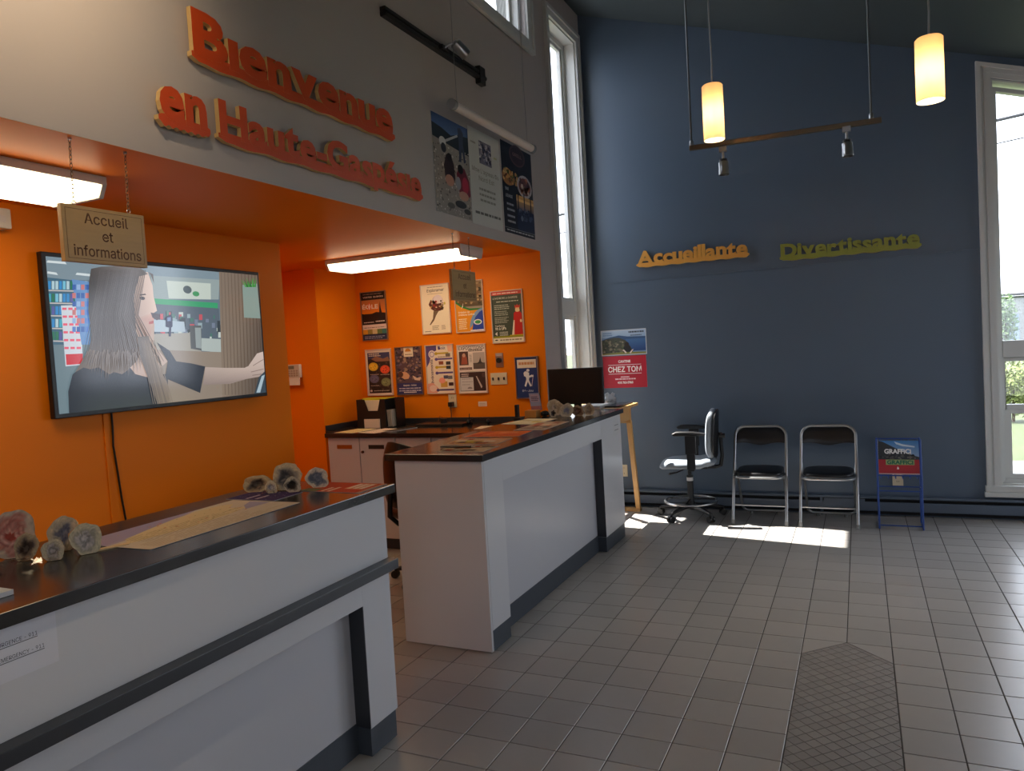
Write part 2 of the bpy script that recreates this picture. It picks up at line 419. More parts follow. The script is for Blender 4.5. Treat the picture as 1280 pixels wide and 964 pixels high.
# orange alcove under the soffit
struct(MB().box(-5.1, XG - 0.0005, YB, 5.6895, ZS - 0.0008, 2.5).build('ceiling_alcove', M_OR))['label'] = 'low orange soffit over the reception alcove'
struct(MB().box(-3.62, -3.47, YB, 3.9, -0.05, 2.45).build('wall_alcove', M_OR))['label'] = 'orange wall behind the television'
struct(MB().box(-4.3, XG - 0.0008, 5.685, 5.80, -0.05, 2.45).build('wall_alcove_end', M_OR))['label'] = 'orange wall with two rows of framed posters'
struct(MB().box(-4.3, -4.2, 5.2005, 5.684, -0.05, 2.45).build('wall_alcove_niche', M_OR))
struct(MB().box(-5.1, -4.2, 5.12, 5.2, -0.05, 2.45).build('wall_alcove_return', M_OR))
struct(MB().box(-5.2, -5.1, YB - TH, 5.2, -0.15, 2.6).build('wall_alcove_left', M_OR))
# seam strip across the far wall
struct(MB().box(-2.15, 0.95, YF - 0.006, YF, 2.155, 2.168).build('trim_1', M_FAR))['label'] = 'thin painted seam strip across the blue wall'

# ---- outside of the alcove: cladding and flat roof
M_CLAD = mat('white cladding', rgb(190, 192, 194), 0.6)
struct(MB().box(-5.4, XG - TH - 0.002, 5.801, 5.88, -0.2, 2.52).box(-5.3, -5.201, YB - TH, 5.801, -0.2, 2.52).build('wall_outside', M_CLAD))
struct(MB().box(-5.5, XG - TH - 0.002, YB - TH - 0.1, 5.98, 2.601, 2.7).build('roof', mat('roof membrane', rgb(120, 120, 122), 0.8)))
# ---- windows
def casing_rect(name, y0, y1, z0, z1, w, d=0.022, bottom=True):
    mb = MB(); x = XG
    sides = [(y0 - w, y0, z0 - (w if bottom else 0), z1 + w), (y1, y1 + w, z0 - (w if bottom else 0), z1 + w), (y0, y1, z1, z1 + w)] + ([(y0, y1, z0 - w, z0)] if bottom else [])
    for a, b, c, e in sides: mb.box(x, x + d, a, b, c, e)
    o = 0.03; q = 0.036                          # raised outer moulding
    zb = z0 - (w if bottom else 0)
    e = 0.001
    mb.box(x, x + q, y0 - w - e, y0 - w + o, zb - e, z1 + w + e); mb.box(x, x + q, y1 + w - o, y1 + w + e, zb - e, z1 + w + e); mb.box(x, x + q, y0 - w + o, y1 + w - o, z1 + w - o, z1 + w + e)
    if bottom: mb.box(x, x + q, y0 - w + o, y1 + w - o, zb - e, zb + o)
    return mb
def sash_x(mb, xa, xb, y0, y1, z0, z1, w):
    mb.box(xa, xb, y0, y0 + w, z0, z1); mb.box(xa, xb, y1 - w, y1, z0, z1); mb.box(xa, xb, y0 + w, y1 - w, z0, z0 + w); mb.box(xa, xb, y0 + w, y1 - w, z1 - w, z1)
w1 = struct(casing_rect('', *LW, 0.085).build('window_1', M_TRIM, bevel=0.004)); w1['label'] = 'tall narrow white window in the grey wall by the corner'
y0, y1, z0, z1 = LW
mb = MB()                                        # jamb lining
mb.box(XG - TH, XG, y0 - 0.001, y0 + 0.012, z0, z1); mb.box(XG - TH, XG, y1 - 0.012, y1 + 0.001, z0, z1); mb.box(XG - TH, XG, y0 + 0.012, y1 - 0.012, z1 - 0.012, z1 + 0.001); mb.box(XG - TH, XG, y0 + 0.012, y1 - 0.012, z0 - 0.001, z0 + 0.012)
mb.build('window_lining', M_TRIM, w1)
mb = MB(); sash_x(mb, XG - 0.16, XG - 0.10, y0 + 0.012, y1 - 0.012, z0 + 0.012, z1 - 0.012, 0.045); mb.box(XG - 0.16, XG - 0.095, y0 + 0.05, y1 - 0.05, 1.86, 2.0)
mb.build('window_frame', M_TRIM, w1, bevel=0.004)
mb = MB(); sash_x(mb, XG - 0.15, XG - 0.115, y0 + 0.057, y1 - 0.057, 2.0, z1 - 0.057, 0.03); mb.build('sash', M_TRIM, w1, bevel=0.003)
mb = MB(); sash_x(mb, XG - 0.15, XG - 0.115, y0 + 0.057, y1 - 0.057, z0 + 0.057, 1.86, 0.035); mb.box(XG - 0.15, XG - 0.115, y0 + 0.09, y1 - 0.09, 0.86, 0.93); mb.build('sash', M_TRIM, w1, bevel=0.003)
for a, b in ((z0 + 0.09, 0.86), (0.93, 1.83), (2.03, z1 - 0.08)):
    MB().box(XG - 0.135, XG - 0.131, y0 + 0.08, y1 - 0.08, a, b).build('pane', M_GLASS, w1)

w2 = struct(casing_rect('', *CW, 0.10).build('window_2', M_TRIM, bevel=0.004)); w2['label'] = 'white clerestory window high in the grey wall'
y0, y1, z0, z1 = CW
mb = MB(); sash_x(mb, XG - 0.16, XG - 0.05, y0, y1, z0, z1, 0.03); mb.build('window_lining', M_TRIM, w2)
mb = MB(); sash_x(mb, XG - 0.15, XG - 0.11, y0 + 0.03, y1 - 0.03, z0 + 0.03, z1 - 0.03, 0.035); mb.box(XG - 0.15, XG - 0.11, 4.73, 4.77, z0 + 0.06, z1 - 0.06); mb.build('sash', M_TRIM, w2, bevel=0.003)
for a, b in ((y0 + 0.06, 4.73), (4.77, y1 - 0.06)): MB().box(XG - 0.132, XG - 0.128, a, b, z0 + 0.06, z1 - 0.06).build('pane', M_GLASS, w2)
for i in range(9): MB().box(XG - 0.104, XG - 0.1, 5.62 - 0.13 - 0.02 * i, 5.62 - 0.118 - 0.02 * i, z0 + 0.03, z1 - 0.03).build('blind_slat', M_TRIM, w2)

def rake_frame(mb, x0, x1, z0, zf0, w, ya, yb):
    """trapezoid frame: zf0 = height of the raked head at x0"""
    h = lambda x: zf0 - 0.346 * (x - x0)
    for poly in ([(x0, z0), (x0 + w, z0), (x0 + w, h(x0 + w)), (x0, h(x0))], [(x1 - w, z0), (x1, z0), (x1, h(x1)), (x1 - w, h(x1 - w))],
                 [(x0 + w, h(x0 + w) - w * 1.06), (x1 - w, h(x1 - w) - w * 1.06), (x1 - w, h(x1 - w)), (x0 + w, h(x0 + w))], [(x0 + w, z0), (x1 - w, z0), (x1 - w, z0 + w), (x0 + w, z0 + w)]):
        mb.prism([(x, yb, z) for x, z in poly], (0, ya - yb, 0))
mb = MB(); cw = 0.098
h0 = zr(FX0 - cw) + cw * 1.1
hh = lambda x: h0 - 0.346 * (x - FX0 + cw)
for a, b, d in ((0, cw, 0.02), (-0.001, 0.028, 0.036), (0.05, 0.062, 0.026)):
    for poly in ([(FX0 - cw + a, FZ0), (FX0 - cw + b, FZ0), (FX0 - cw + b, hh(FX0 - cw + b) - a * 1.06), (FX0 - cw + a, hh(FX0 - cw + a) - a * 1.06)],
                 [(FX1 + cw - b, FZ0), (FX1 + cw - a, FZ0), (FX1 + cw - a, hh(FX1 + cw - a) - a * 1.06), (FX1 + cw - b, hh(FX1 + cw - b) - a * 1.06)],
                 [(FX0 - cw + b, hh(FX0 - cw + b) - b * 1.06), (FX1 + cw - b, hh(FX1 + cw - b) - b * 1.06), (FX1 + cw - b, hh(FX1 + cw - b) - a * 1.06), (FX0 - cw + b, hh(FX0 - cw + b) - a * 1.06)]):
        mb.prism([(x, YF, z) for x, z in poly], (0, -d, 0))
w3 = struct(mb.build('window_3', M_TRIM)); w3['label'] = 'white raked window in the blue far wall'
MB().box(FX0 - cw - 0.02, FX1 + cw + 0.02, YF - 0.05, YF, 0.185, 0.225).box(FX0 - cw - 0.012, FX1 + cw + 0.012, YF - 0.038, YF, 0.225, FZ0).build('window_sill', M_TRIM, w3, bevel=0.006)
mb = MB(); rake_frame(mb, FX0, FX1, FZ0, zr(FX0), 0.012, YF, YF + TH); mb.build('window_lining', M_TRIM, w3)
mb = MB(); rake_frame(mb, FX0 + 0.012, FX1 - 0.012, FZ0 + 0.012, zr(FX0) - 0.05, 0.03, YF + 0.05, YF + 0.12); mb.box(FX0 + 0.0425, FX1 - 0.0425, YF + 0.045, YF + 0.12, 1.285, 1.42)
for m_ in (1.76, 2.53): mb.box(m_ - 0.04, m_ + 0.04, YF + 0.05, YF + 0.12, 1.42, zr(m_) - 0.07)
mb.build('window_frame', M_TRIM, w3, bevel=0.004)
mb = MB()
for a, b in ((0.872, 1.284), (FZ0 + 0.043, 0.87)):
    i_ = 0.012 if a > 0.5 else 0.045
    l_, r_ = FX0 + 0.045 + i_, FX1 - 0.045 - i_
    for u0, u1, v0, v1 in ((FX0 + 0.032, l_, a, b), (r_, FX1 - 0.032, a, b), (l_, r_, a, a + 0.04), (l_, r_, b - 0.03, b)) + tuple((m_ - 0.03, m_ + 0.03, a + 0.04, b - 0.03) for m_ in (1.76, 2.53)):
        mb.box(u0, u1, YF + 0.06 if a < 0.5 else YF + 0.075, YF + 0.099 if a < 0.5 else YF + 0.11, v0, v1)
mb.build('sash', M_TRIM, w3, bevel=0.003)
for a, b in ((0.33, 0.845), (0.86, 1.26)): MB().box(FX0 + 0.04, FX1 - 0.04, YF + 0.085, YF + 0.089, a, b).build('pane', M_GLASS, w3)
MB().prism([(FX0 + 0.03, YF + 0.085, 1.41), (FX1 - 0.03, YF + 0.085, 1.41), (FX1 - 0.03, YF + 0.085, zr(FX1) - 0.05), (FX0 + 0.03, YF + 0.085, zr(FX0) - 0.05)], (0, 0.004, 0)).build('pane', M_GLASS, w3)
for k, (a, b, c, d) in enumerate(RH):            # windows of the right wall, outside the photograph
    mb = MB(); sash_x(mb, XR + 0.02, XR + 0.1, a, b, c, d, 0.06); mb.box(XR + 0.03, XR + 0.09, (a + b) / 2 - 0.03, (a + b) / 2 + 0.03, c + 0.05, d - 0.05)
    for u0, u1, v0, v1 in ((a - 0.08, a, c - 0.08, d + 0.08), (b, b + 0.08, c - 0.08, d + 0.08), (a, b, c - 0.08, c), (a, b, d, d + 0.08)): mb.box(XR - 0.02, XR, u0, u1, v0, v1)
    w = struct(mb.build('window_%d' % (4 + k), M_TRIM)); m_ = (a + b) / 2
    for u0, u1 in ((a + 0.05, m_ - 0.02), (m_ + 0.02, b - 0.05)): MB().box(XR + 0.058, XR + 0.062, u0, u1, c + 0.05, d - 0.05).build('pane', M_GLASS, w)
mb = MB(); fr = 0.07
for a, b in ((BD[0], (BD[0] + BD[1]) / 2), ((BD[0] + BD[1]) / 2, BD[1])):
    for u0, u1, v0, v1 in ((a, a + fr, 0, BD[2]), (b - fr, b, 0, BD[2]), (a + fr, b - fr, 0, 0.2), (a + fr, b - fr, BD[2] - fr, BD[2])): mb.box(u0, u1, YB - 0.12, YB - 0.06, v0, v1)
dr = struct(mb.build('door_1', mat('dark aluminium', rgb(60, 62, 64), 0.4, 0.8)))
for a, b in ((BD[0] + 0.06, (BD[0] + BD[1]) / 2 - 0.06), ((BD[0] + BD[1]) / 2 + 0.06, BD[1] - 0.06)): MB().box(a, b, YB - 0.092, YB - 0.088, 0.19, BD[2] - 0.06).build('pane', M_GLASS, dr)

a, b, c, d = BW; mb = MB()
for u0, u1, v0, v1 in ((a, a + 0.05, c, d), (b - 0.05, b, c, d), (a + 0.05, b - 0.05, c, c + 0.05), (a + 0.05, b - 0.05, d - 0.05, d), (0.98, 1.02, c + 0.05, d - 0.05)): mb.box(u0, u1, YB - 0.12, YB - 0.06, v0, v1)
w = struct(mb.build('window_5', M_TRIM)); w['label'] = 'white transom window high in the back wall'
for u0, u1 in ((a + 0.04, 0.99), (1.01, b - 0.04)): MB().box(u0, u1, YB - 0.092, YB - 0.088, c + 0.04, d - 0.04).build('pane', M_GLASS, w)

# ---- outdoors
M_LAWN = mat('lawn', rgb(50, 60, 22), 0.9, var=0.35, scale=1.5)
tag(struct(MB().box(-90, 90, 7.6, 160, -0.4, -0.2).build('ground_lawn', M_LAWN)), 'green lawn outside the far window')
tag(struct(MB().box(-60, 60, -40, 7.6, -0.4, -0.2).build('ground_yard', mat('asphalt yard', rgb(96, 96, 96), 0.9, var=0.1))), 'grey paved yard round the building')
tag(struct(MB().box(-20, 60, 10.2, 11.1, -0.21, -0.185).build('path', mat('concrete path', rgb(96, 92, 88), 0.9, var=0.1))), 'pale concrete path across the lawn')
# ================================================================== counters
M_WHITE = mat('white laminate', rgb(204, 204, 206), 0.32, var=0.015, scale=2)
M_WHITE_SHADED = mat('shaded white laminate', rgb(190, 191, 196), 0.32, var=0.015, scale=2)  # white laminate again, with the shade of the recess put into its colour
M_DARK = mat('charcoal laminate', rgb(46, 48, 53), 0.35)
M_KICK = mat('charcoal kick plate', rgb(62, 68, 76), 0.35)
M_TOP = mat('dark worktop laminate', rgb(44, 42, 41), 0.18, var=0.08, scale=60, spec=0.5)
M_BLACK = mat('black plastic', rgb(22, 22, 24), 0.4)
M_STEEL = mat('brushed steel', rgb(190, 190, 192), 0.28, 1.0)
M_BRASS = mat('brass plate', rgb(176, 138, 70), 0.35, 0.9)
M_WOOD = mat('pine wood', rgb(196, 150, 92), 0.5, var=0.16, scale=5, stretch=(8, 8, 0.6))
M_PLY = mat('pale plywood', rgb(226, 186, 120), 0.5, var=0.10, scale=40)

def counter(label, y0, y1, r0, r1, ledge, near_end, zrail):
    t = thing('reception_counter', label, 'counter', (-2.03, (y0 + y1) / 2, 0))
    xf = -1.785 if ledge else -1.777; xr = xf - 0.07; zt = 1.008; zk = 0.115
    if ledge:
        MB().box(xr - 0.015, xf, y0, y1, 0.748, zt).build('upper_panel', M_WHITE, t, bevel=0.0015)
        MB().box(xr, xf + 0.048, y0, y1 + 0.004, 0.708, 0.748).build('ledge', M_DARK, t, bevel=0.002)
        zh = 0.707
    else: zh = zt
    mb = MB()
    if r0 > y0 + 0.01: mb.box(xr, xf, y0, r0, zk, zh)
    mb.box(xr, xf, r1, y1, zk, zh); mb.box(xr, xf, max(r0, y0), r1, zrail, zh)
    mb.build('front_frame', M_WHITE, t, bevel=0.0015)
    MB().box(xr - 0.015, xr - 0.0005, y0 + 0.02, y1 - 0.02, zk + 0.005, zh - 0.01).build('recessed_panel', M_WHITE_SHADED, t)
    MB().box(xr, xf - 0.0004, r1 - 0.004, r1 - 0.0002, zk + 0.003, zrail - 0.0005).build('reveal_strip', M_DARK, t)
    mb = MB()
    if r0 > y0 + 0.01: mb.box(xr - 0.01, xf - 0.003, y0 + 0.001, r0 - 0.002, 0.004, zk - 0.001)
    mb.box(xr - 0.01, xr + 0.004, max(r0, y0) - 0.002, r1 + 0.001, 0.004, zk + 0.012); mb.box(xr - 0.01, xf - 0.003, r1 - 0.001, y1 - 0.012, 0.004, zk - 0.001)
    mb.build('kick_plate', M_KICK, t)
    MB().box(-2.31, xf - (0.002 if near_end else 0.0), y0 - (0.018 if near_end else 0), y0 + 0.001, 0.006 if near_end else zk, zt).build('end_panel', M_WHITE, t, bevel=0.001)
    MB().box(-2.31, xr - 0.015, y1 - 0.02, y1, 0.006, zt).build('end_panel', M_WHITE, t)
    for y in ((y0 + 0.07), (y1 - 0.07)):
        for x in (-2.28, -1.9): MB().box(x, x + 0.035, y - 0.02, y + 0.02, 0, 0.03).build('levelling_foot', M_BLACK, t)
    MB().box(-2.27, xr - 0.016, y0 + 0.02, y1 - 0.02, 0.55, 0.57).build('inner_shelf', M_WHITE, t)
    return t
far_c = counter('white reception counter standing under the computer monitor', 3.393, 5.83, 3.61, 5.33, False, True, 0.865)
near_c = counter('long white reception counter with a dark mid-height ledge, nearest the camera', -0.45, 2.515, -0.45, 2.33, True, False, 0.606)
tag(MB().box(-2.36, -1.757, 3.352, 5.865, 1.009, 1.045).build('countertop', M_TOP, bevel=0.003), 'dark glossy countertop under the monitor and brochures', 'countertop')
tag(MB().box(-2.39, -1.762, -0.5, 2.565, 1.009, 1.045).build('countertop', M_TOP, bevel=0.003), 'dark glossy countertop holding the large paper map', 'countertop')
# switch plate sticker on the counter end
p = Print(0.16, 0.13); p.rect(0, 0, 1, 1, (206, 206, 206)); p.rect(0.25, 0.62, 0.9, 0.66, (90, 90, 95)); p.rect(0.25, 0.32, 0.9, 0.36, (90, 90, 95))
tag(p.build('sticker', PAPER, None, on_left(5.62, 0.845, -1.7765)), 'small white sticker with two lines on the counter front', 'sticker')
# emergency notice
p = Print(0.46, 0.125); p.rect(0, 0, 1, 1, (212, 212, 218))
p.text("EN CAS D'URGENCE - 911", 0.9, 0.66, 0.075, (50, 52, 62), 'r', 0, 0.32); p.rect(0.58, 0.625, 0.9, 0.638, (50, 52, 62))
p.text('IN CASE OF EMERGENCY - 911', 0.93, 0.38, 0.075, (50, 52, 62), 'r', 0, 0.38); p.rect(0.55, 0.345, 0.93, 0.358, (50, 52, 62))
tag(p.build('notice', PAPER, None, on_left(0.672, 0.88, -1.7845)), 'white emergency number notice taped to the near counter', 'notice')

# ---- back worktop and its cabinets
FY = 4.97
tag(MB().prism([(-4.06, 4.94, 0.93), (-2.33, 4.94, 0.93), (-2.33, 5.683, 0.93), (-4.198, 5.683, 0.93), (-4.198, 5.125, 0.93), (-4.06, 5.125, 0.93)], (0, 0, 0.035)).build('back_worktop', M_TOP, bevel=0.002), 'dark worktop along the orange poster wall', 'worktop')
tag(MB().box(-4.198, -2.345, 5.668, 5.684, 0.966, 1.012).box(-4.198, -4.18, 5.125, 5.668, 0.966, 1.012).build('backsplash', M_DARK, bevel=0.002), 'low dark backsplash behind the back worktop', 'backsplash')
M_PEG = mat('drawer slot', rgb(30, 26, 24), 0.5)
def cabinet(label, x0, x1, kind):
    t = thing('base_cabinet', label, 'cabinet', ((x0 + x1) / 2, 5.3, 0), group='white base cabinets under the poster wall')
    MB().box(x0 + 0.001, x1 - 0.001, FY + 0.02, 5.68, 0.10, 0.928).build('body', M_WHITE, t)
    MB().box(x0 + 0.001, x1 - 0.001, FY + 0.07, 5.6, 0.0, 0.10).build('kick_plate', M_KICK, t)
    if kind == 'drawers':
        for k, (a, b) in enumerate(((0.105, 0.5), (0.505, 0.925))):
            d = MB().box(x0 + 0.003, x1 - 0.003, FY, FY + 0.019, a, b).build('drawer', M_WHITE, t, bevel=0.002)
            MB().box(x1 - 0.2, x1 - 0.11, FY - 0.004, FY - 0.0002, a + 0.06, a + 0.085).build('label_holder', M_BRASS, d)
    else:
        d = MB().box(x0 + 0.003, x1 - 0.003, FY, FY + 0.019, 0.105, 0.925).build('door', M_WHITE, t, bevel=0.002); c = x0 + 0.17 if kind == 'plate' else x0 + 0.165
        MB().box(c - 0.075, c + 0.075, FY - 0.004, FY - 0.0002, 0.835, 0.868).build('label_plate' if kind == 'plate' else 'letter_slot', M_BRASS if kind == 'plate' else M_PEG, d)
        if kind == 'slot': MB().cyl((x0 + 0.03, FY - 0.0002, 0.81), (x0 + 0.03, FY - 0.012, 0.81), 0.011, 12).build('lock', mat('dark bronze', rgb(90, 50, 30), 0.4, 0.6), d, smooth=40)
    return t
cabinet('white cabinet with a brass plate at the left end of the worktop', -4.055, -3.735, 'plate')
cabinet('white cabinet with a dark letter slot and a round lock', -3.733, -3.385, 'slot')
cabinet('white drawer cabinet behind the counter end panel', -3.383, -3.05, 'drawers')
cabinet('white cabinet hidden behind the office chair, right of the drawers', -3.048, -2.69, 'plain')

# ================================================================== television
tv = thing('television', 'large flat television showing a woman in a shop', 'television', (-3.45, 2.945, 1.37))
MB().box(-3.455, -3.422, 2.25, 3.638, 1.37, 2.153).build('bezel', M_BLACK, tv, bevel=0.004)
MB().box(-3.4695, -3.455, 2.6, 3.3, 1.55, 2.0).build('wall_bracket', M_BLACK, tv)
def homog(src):
    A = []; B = []
    for (x, y), (u, v) in zip(src, ((0, 1), (1, 1), (1, 0), (0, 0))):
        A += [[x, y, 1, 0, 0, 0, -u * x, -u * y], [0, 0, 0, x, y, 1, -v * x, -v * y]]; B += [u, v]
    h = np.linalg.solve(np.array(A, float), np.array(B, float))
    return lambda x, y: ((h[0] * x + h[1] * y + h[2]) / (h[6] * x + h[7] * y + 1), (h[3] * x + h[4] * y + h[5]) / (h[6] * x + h[7] * y + 1))
hg = homog([(130, 140), (1118, 228), (1150, 790), (195, 885)])
p = Print(1.345, 0.74, 4e-5)
def q(pts, col): p.poly([tuple(min(1, max(0, c)) for c in hg(*a)) for a in pts], col)
def qr(x0, y0, x1, y1, col): q([(x0, y0), (x1, y0), (x1, y1), (x0, y1)], col)
p.rect(0, 0, 1, 1, (104, 122, 134))
q([(120, 130), (950, 205), (940, 262), (120, 250)], (128, 146, 156))           # shop ceiling
for a, b, w in ((140, 160, 80), (140, 212, 40), (275, 218, 60), (690, 240, 80), (840, 248, 70)): q([(a, b), (a + w, b + 6), (a + w + 8, b + 18), (a - 6, b + 10)], (214, 224, 226))
q([(120, 240), (330, 262), (330, 560), (150, 560)], (70, 104, 124))            # left shelves
rnd = random.Random(3)
for r_ in range(5):
    for c_ in range(11):
        x = 142 + c_ * 17; y = 258 + r_ * 60
        q([(x, y), (x + 13, y + 1), (x + 13, y + 40), (x, y + 40)], rnd.choice([(70, 170, 190), (60, 140, 200), (120, 190, 214), (50, 120, 90), (180, 206, 214), (94, 96, 160)]))
    q([(138, 300 + r_ * 60), (330, 304 + r_ * 60), (330, 310 + r_ * 60), (138, 306 + r_ * 60)], (196, 190, 186))
q([(150, 560), (330, 560), (330, 900), (190, 900)], (112, 132, 140))
q([(200, 375), (290, 372), (302, 655), (222, 662)], (208, 214, 222))           # white stand of pink packets
for r_ in range(6):
    for c_ in range(3): q([(206 + c_ * 28 + r_ * 2, 385 + r_ * 37), (226 + c_ * 28 + r_ * 2, 385 + r_ * 37), (226 + c_ * 28 + r_ * 2, 396 + r_ * 37), (206 + c_ * 28 + r_ * 2, 396 + r_ * 37)], (232, 96, 120))
q([(222, 605), (300, 602), (302, 650), (226, 656)], (206, 60, 70))
q([(250, 250), (330, 262), (335, 560), (295, 560)], (104, 146, 196))
for r_ in range(6):
    for c_ in range(4): qr(252 + c_ * 20, 275 + r_ * 40, 268 + c_ * 20, 300 + r_ * 40, rnd.choice([(90, 130, 200), (150, 180, 220), (200, 120, 120), (60, 100, 170)]))
q([(600, 230), (940, 250), (935, 345), (620, 345)], (150, 164, 164))           # middle of the shop
q([(690, 255), (898, 268), (898, 345), (700, 340)], (196, 206, 196))
p.ell(*hg(788, 298), 0.022, 0.03, (80, 92, 96)); p.ell(*hg(828, 318), 0.018, 0.02, (70, 150, 96))
q([(625, 340), (930, 362), (930, 388), (625, 366)], (60, 160, 110))
q([(625, 366), (935, 388), (945, 600), (640, 560)], (92, 104, 116))
for i in range(60):
    x = rnd.uniform(650, 930); y = rnd.uniform(395, 560); w = rnd.uniform(8, 22); qr(x, y, x + w, y + w * rnd.uniform(1, 2.2), rnd.choice([(150, 170, 176), (60, 70, 76), (196, 86, 96), (196, 206, 200), (76, 120, 110), (120, 130, 150)]))
q([(625, 440), (770, 452), (775, 500), (630, 500)], (176, 192, 204))
q([(620, 510), (790, 505), (820, 480), (850, 600), (640, 640)], (164, 160, 150))
q([(795, 470), (850, 470), (852, 590), (800, 580)], (92, 96, 98))
q([(820, 480), (848, 480), (850, 580), (824, 575)], (150, 160, 160))
q([(850, 530), (944, 535), (948, 600), (850, 590)], (176, 186, 182))
q([(640, 585), (948, 597), (960, 830), (640, 850)], (146, 132, 118))           # wooden desk
q([(936, 205), (1122, 225), (1160, 800), (945, 815)], [(134, 118, 104), (118, 102, 90), (70, 62, 58), (140, 124, 108)])   # wooden column
for i in range(12):
    x = 945 + i * 16; q([(x, 215), (x + 3, 215), (x + 16, 800), (x + 12, 800)], (118 - i * 3, 102 - i * 3, 90 - i * 3))
q([(1046, 275), (1116, 268), (1130, 436), (1052, 432)], (138, 156, 148))        # planter
for i in range(26):
    x = 1040 + i * 3.2; q([(1060 + i * 1.8, 285), (1064 + i * 1.8, 285), (x + rnd.uniform(-8, 8), 232 + rnd.uniform(0, 26))], rnd.choice([(60, 140, 60), (90, 170, 80), (44, 110, 50)]))
q([(690, 425), (706, 418), (714, 430), (714, 475), (708, 480), (706, 522), (696, 522), (698, 480), (682, 476), (682, 436)], (38, 40, 74))   # card terminal
q([(690, 432), (706, 430), (706, 448), (690, 450)], (120, 140, 180))
# woman
q([(540, 470), (630, 460), (625, 560), (690, 640), (600, 720), (520, 690)], (190, 166, 152))      # neck
q([(555, 215), (600, 215), (622, 280), (626, 330), (642, 400), (624, 412), (628, 440), (622, 470), (610, 520), (560, 525), (530, 440), (535, 300)], [(206, 180, 166), (214, 186, 172), (222, 196, 182), (222, 196, 182), (226, 200, 186), (214, 180, 166), (206, 160, 150), (200, 166, 152), (180, 150, 138), (160, 134, 122), (170, 144, 132), (190, 164, 150)])
q([(560, 322), (588, 318), (592, 324), (562, 328)], (70, 54, 50)); p.ell(*hg(574, 340), 0.012, 0.013, (86, 70, 70)); p.ell(*hg(575, 340), 0.005, 0.009, (30, 26, 30))
q([(604, 452), (626, 446), (626, 460), (604, 464)], (176, 96, 96))
q([(612, 408), (650, 415), (658, 440), (640, 445), (620, 432)], (86, 78, 84))
q([(320, 640), (430, 600), (530, 640), (600, 710), (680, 700), (690, 640), (640, 550), (700, 590), (730, 640), (800, 650), (865, 665), (840, 790), (690, 725), (690, 850), (420, 880), (235, 890), (230, 780), (250, 700)],
  (44, 50, 60))                                                                 # dark top
q([(500, 650), (560, 640), (610, 700), (600, 716), (540, 700)], (186, 160, 146))
q([(865, 668), (960, 672), (1050, 672), (1068, 664), (1110, 604), (1140, 595), (1146, 640), (1146, 690), (1118, 715), (1060, 725), (980, 748), (855, 752)], [(186, 168, 158), (190, 172, 160), (198, 178, 166), (198, 178, 166), (206, 186, 176), (214, 192, 182), (206, 186, 176), (190, 170, 160), (176, 156, 146), (160, 142, 134), (150, 134, 126), (146, 130, 124)])
for a, b in (((1080, 690), (1140, 676)), ((1090, 660), (1140, 630)), ((1086, 706), (1130, 700))): q([a, b, (b[0], b[1] + 4), (a[0], a[1] + 4)], (146, 126, 118))
q([(1118, 715), (1148, 690), (1150, 790), (1095, 795)], (60, 74, 84)); q([(1130, 712), (1146, 705), (1122, 790), (1104, 790)], (170, 190, 200))
HAIR = [(560, 190), (480, 184), (380, 190), (335, 200), (325, 260), (322, 400), (338, 520), (320, 590), (285, 650), (262, 690), (300, 668), (330, 676), (370, 668), (420, 700), (440, 690), (478, 700), (505, 680), (545, 640), (560, 610), (545, 520), (540, 440), (532, 330), (560, 235), (600, 225)]
q(HAIR, [(104, 98, 96), (112, 106, 104), (100, 94, 92), (84, 78, 76), (70, 66, 66), (66, 62, 62), (74, 68, 66), (92, 82, 76), (104, 92, 84), (116, 102, 90), (108, 96, 86), (112, 100, 90), (108, 96, 88), (124, 110, 98), (116, 104, 94), (122, 108, 98), (112, 100, 92), (104, 94, 88), (100, 90, 86), (90, 82, 80), (84, 78, 76), (80, 74, 72), (92, 86, 84), (110, 102, 98)])
for i in range(34):
    x = 335 + i * 6.4; g_ = 26 * math.exp(-((i - 24) / 5.0) ** 2) + rnd.uniform(-9, 9); c = (92 + g_, 86 + g_, 85 + g_)
    q([(x + 40, 205), (x + 43, 205), (x + 8, 420), (x - 40 + i * 5, 640 + rnd.uniform(-20, 40)), (x - 42 + i * 5, 640), (x + 4, 420)], c)
for i in range(44):
    x = 285 + i * 5.4; y = 600 + rnd.uniform(-20, 10); g_ = rnd.uniform(-14, 16); dx = (i - 30) * 0.9 + rnd.uniform(-8, 8); ln = rnd.uniform(70, 150) * (0.6 + 0.4 * math.sin(i / 44 * 3.1))
    q([(x + 30, y), (x + 37, y), (x + 32 + dx, y + ln)], (110 + g_, 98 + g_, 91 + g_))
q([(545, 525), (600, 520), (622, 600), (690, 760), (695, 850), (640, 850), (600, 730), (560, 620)], [(96, 88, 84), (110, 100, 94), (150, 134, 120), (140, 124, 110), (120, 106, 96), (110, 98, 90), (96, 88, 82), (90, 82, 78)])
for i in range(10):
    x = 560 + i * 7; q([(x, 540), (x + 3, 540), (x + 62 + i * 3, 840), (x + 58 + i * 3, 840)], rnd.choice([(104, 94, 88), (132, 118, 106), (118, 106, 98)]))
q([(600, 215), (622, 225), (626, 270), (612, 232)], (96, 88, 84))
M_SCREEN = print_mat('television picture', 0.12, emission=0.62)
p.build('screen', M_SCREEN, tv, on_left(2.2715, 1.3915, -3.4215))
(MB().tube([(-3.462, 2.571, 1.40), (-3.463, 2.572, 1.3), (-3.462, 2.566, 1.2), (-3.463, 2.58, 1.05), (-3.461, 2.588, 0.93), (-3.462, 2.603, 0.8), (-3.462, 2.6, 0.4)], 0.005, 6).build('power_cord', M_BLACK, tv, smooth=60))
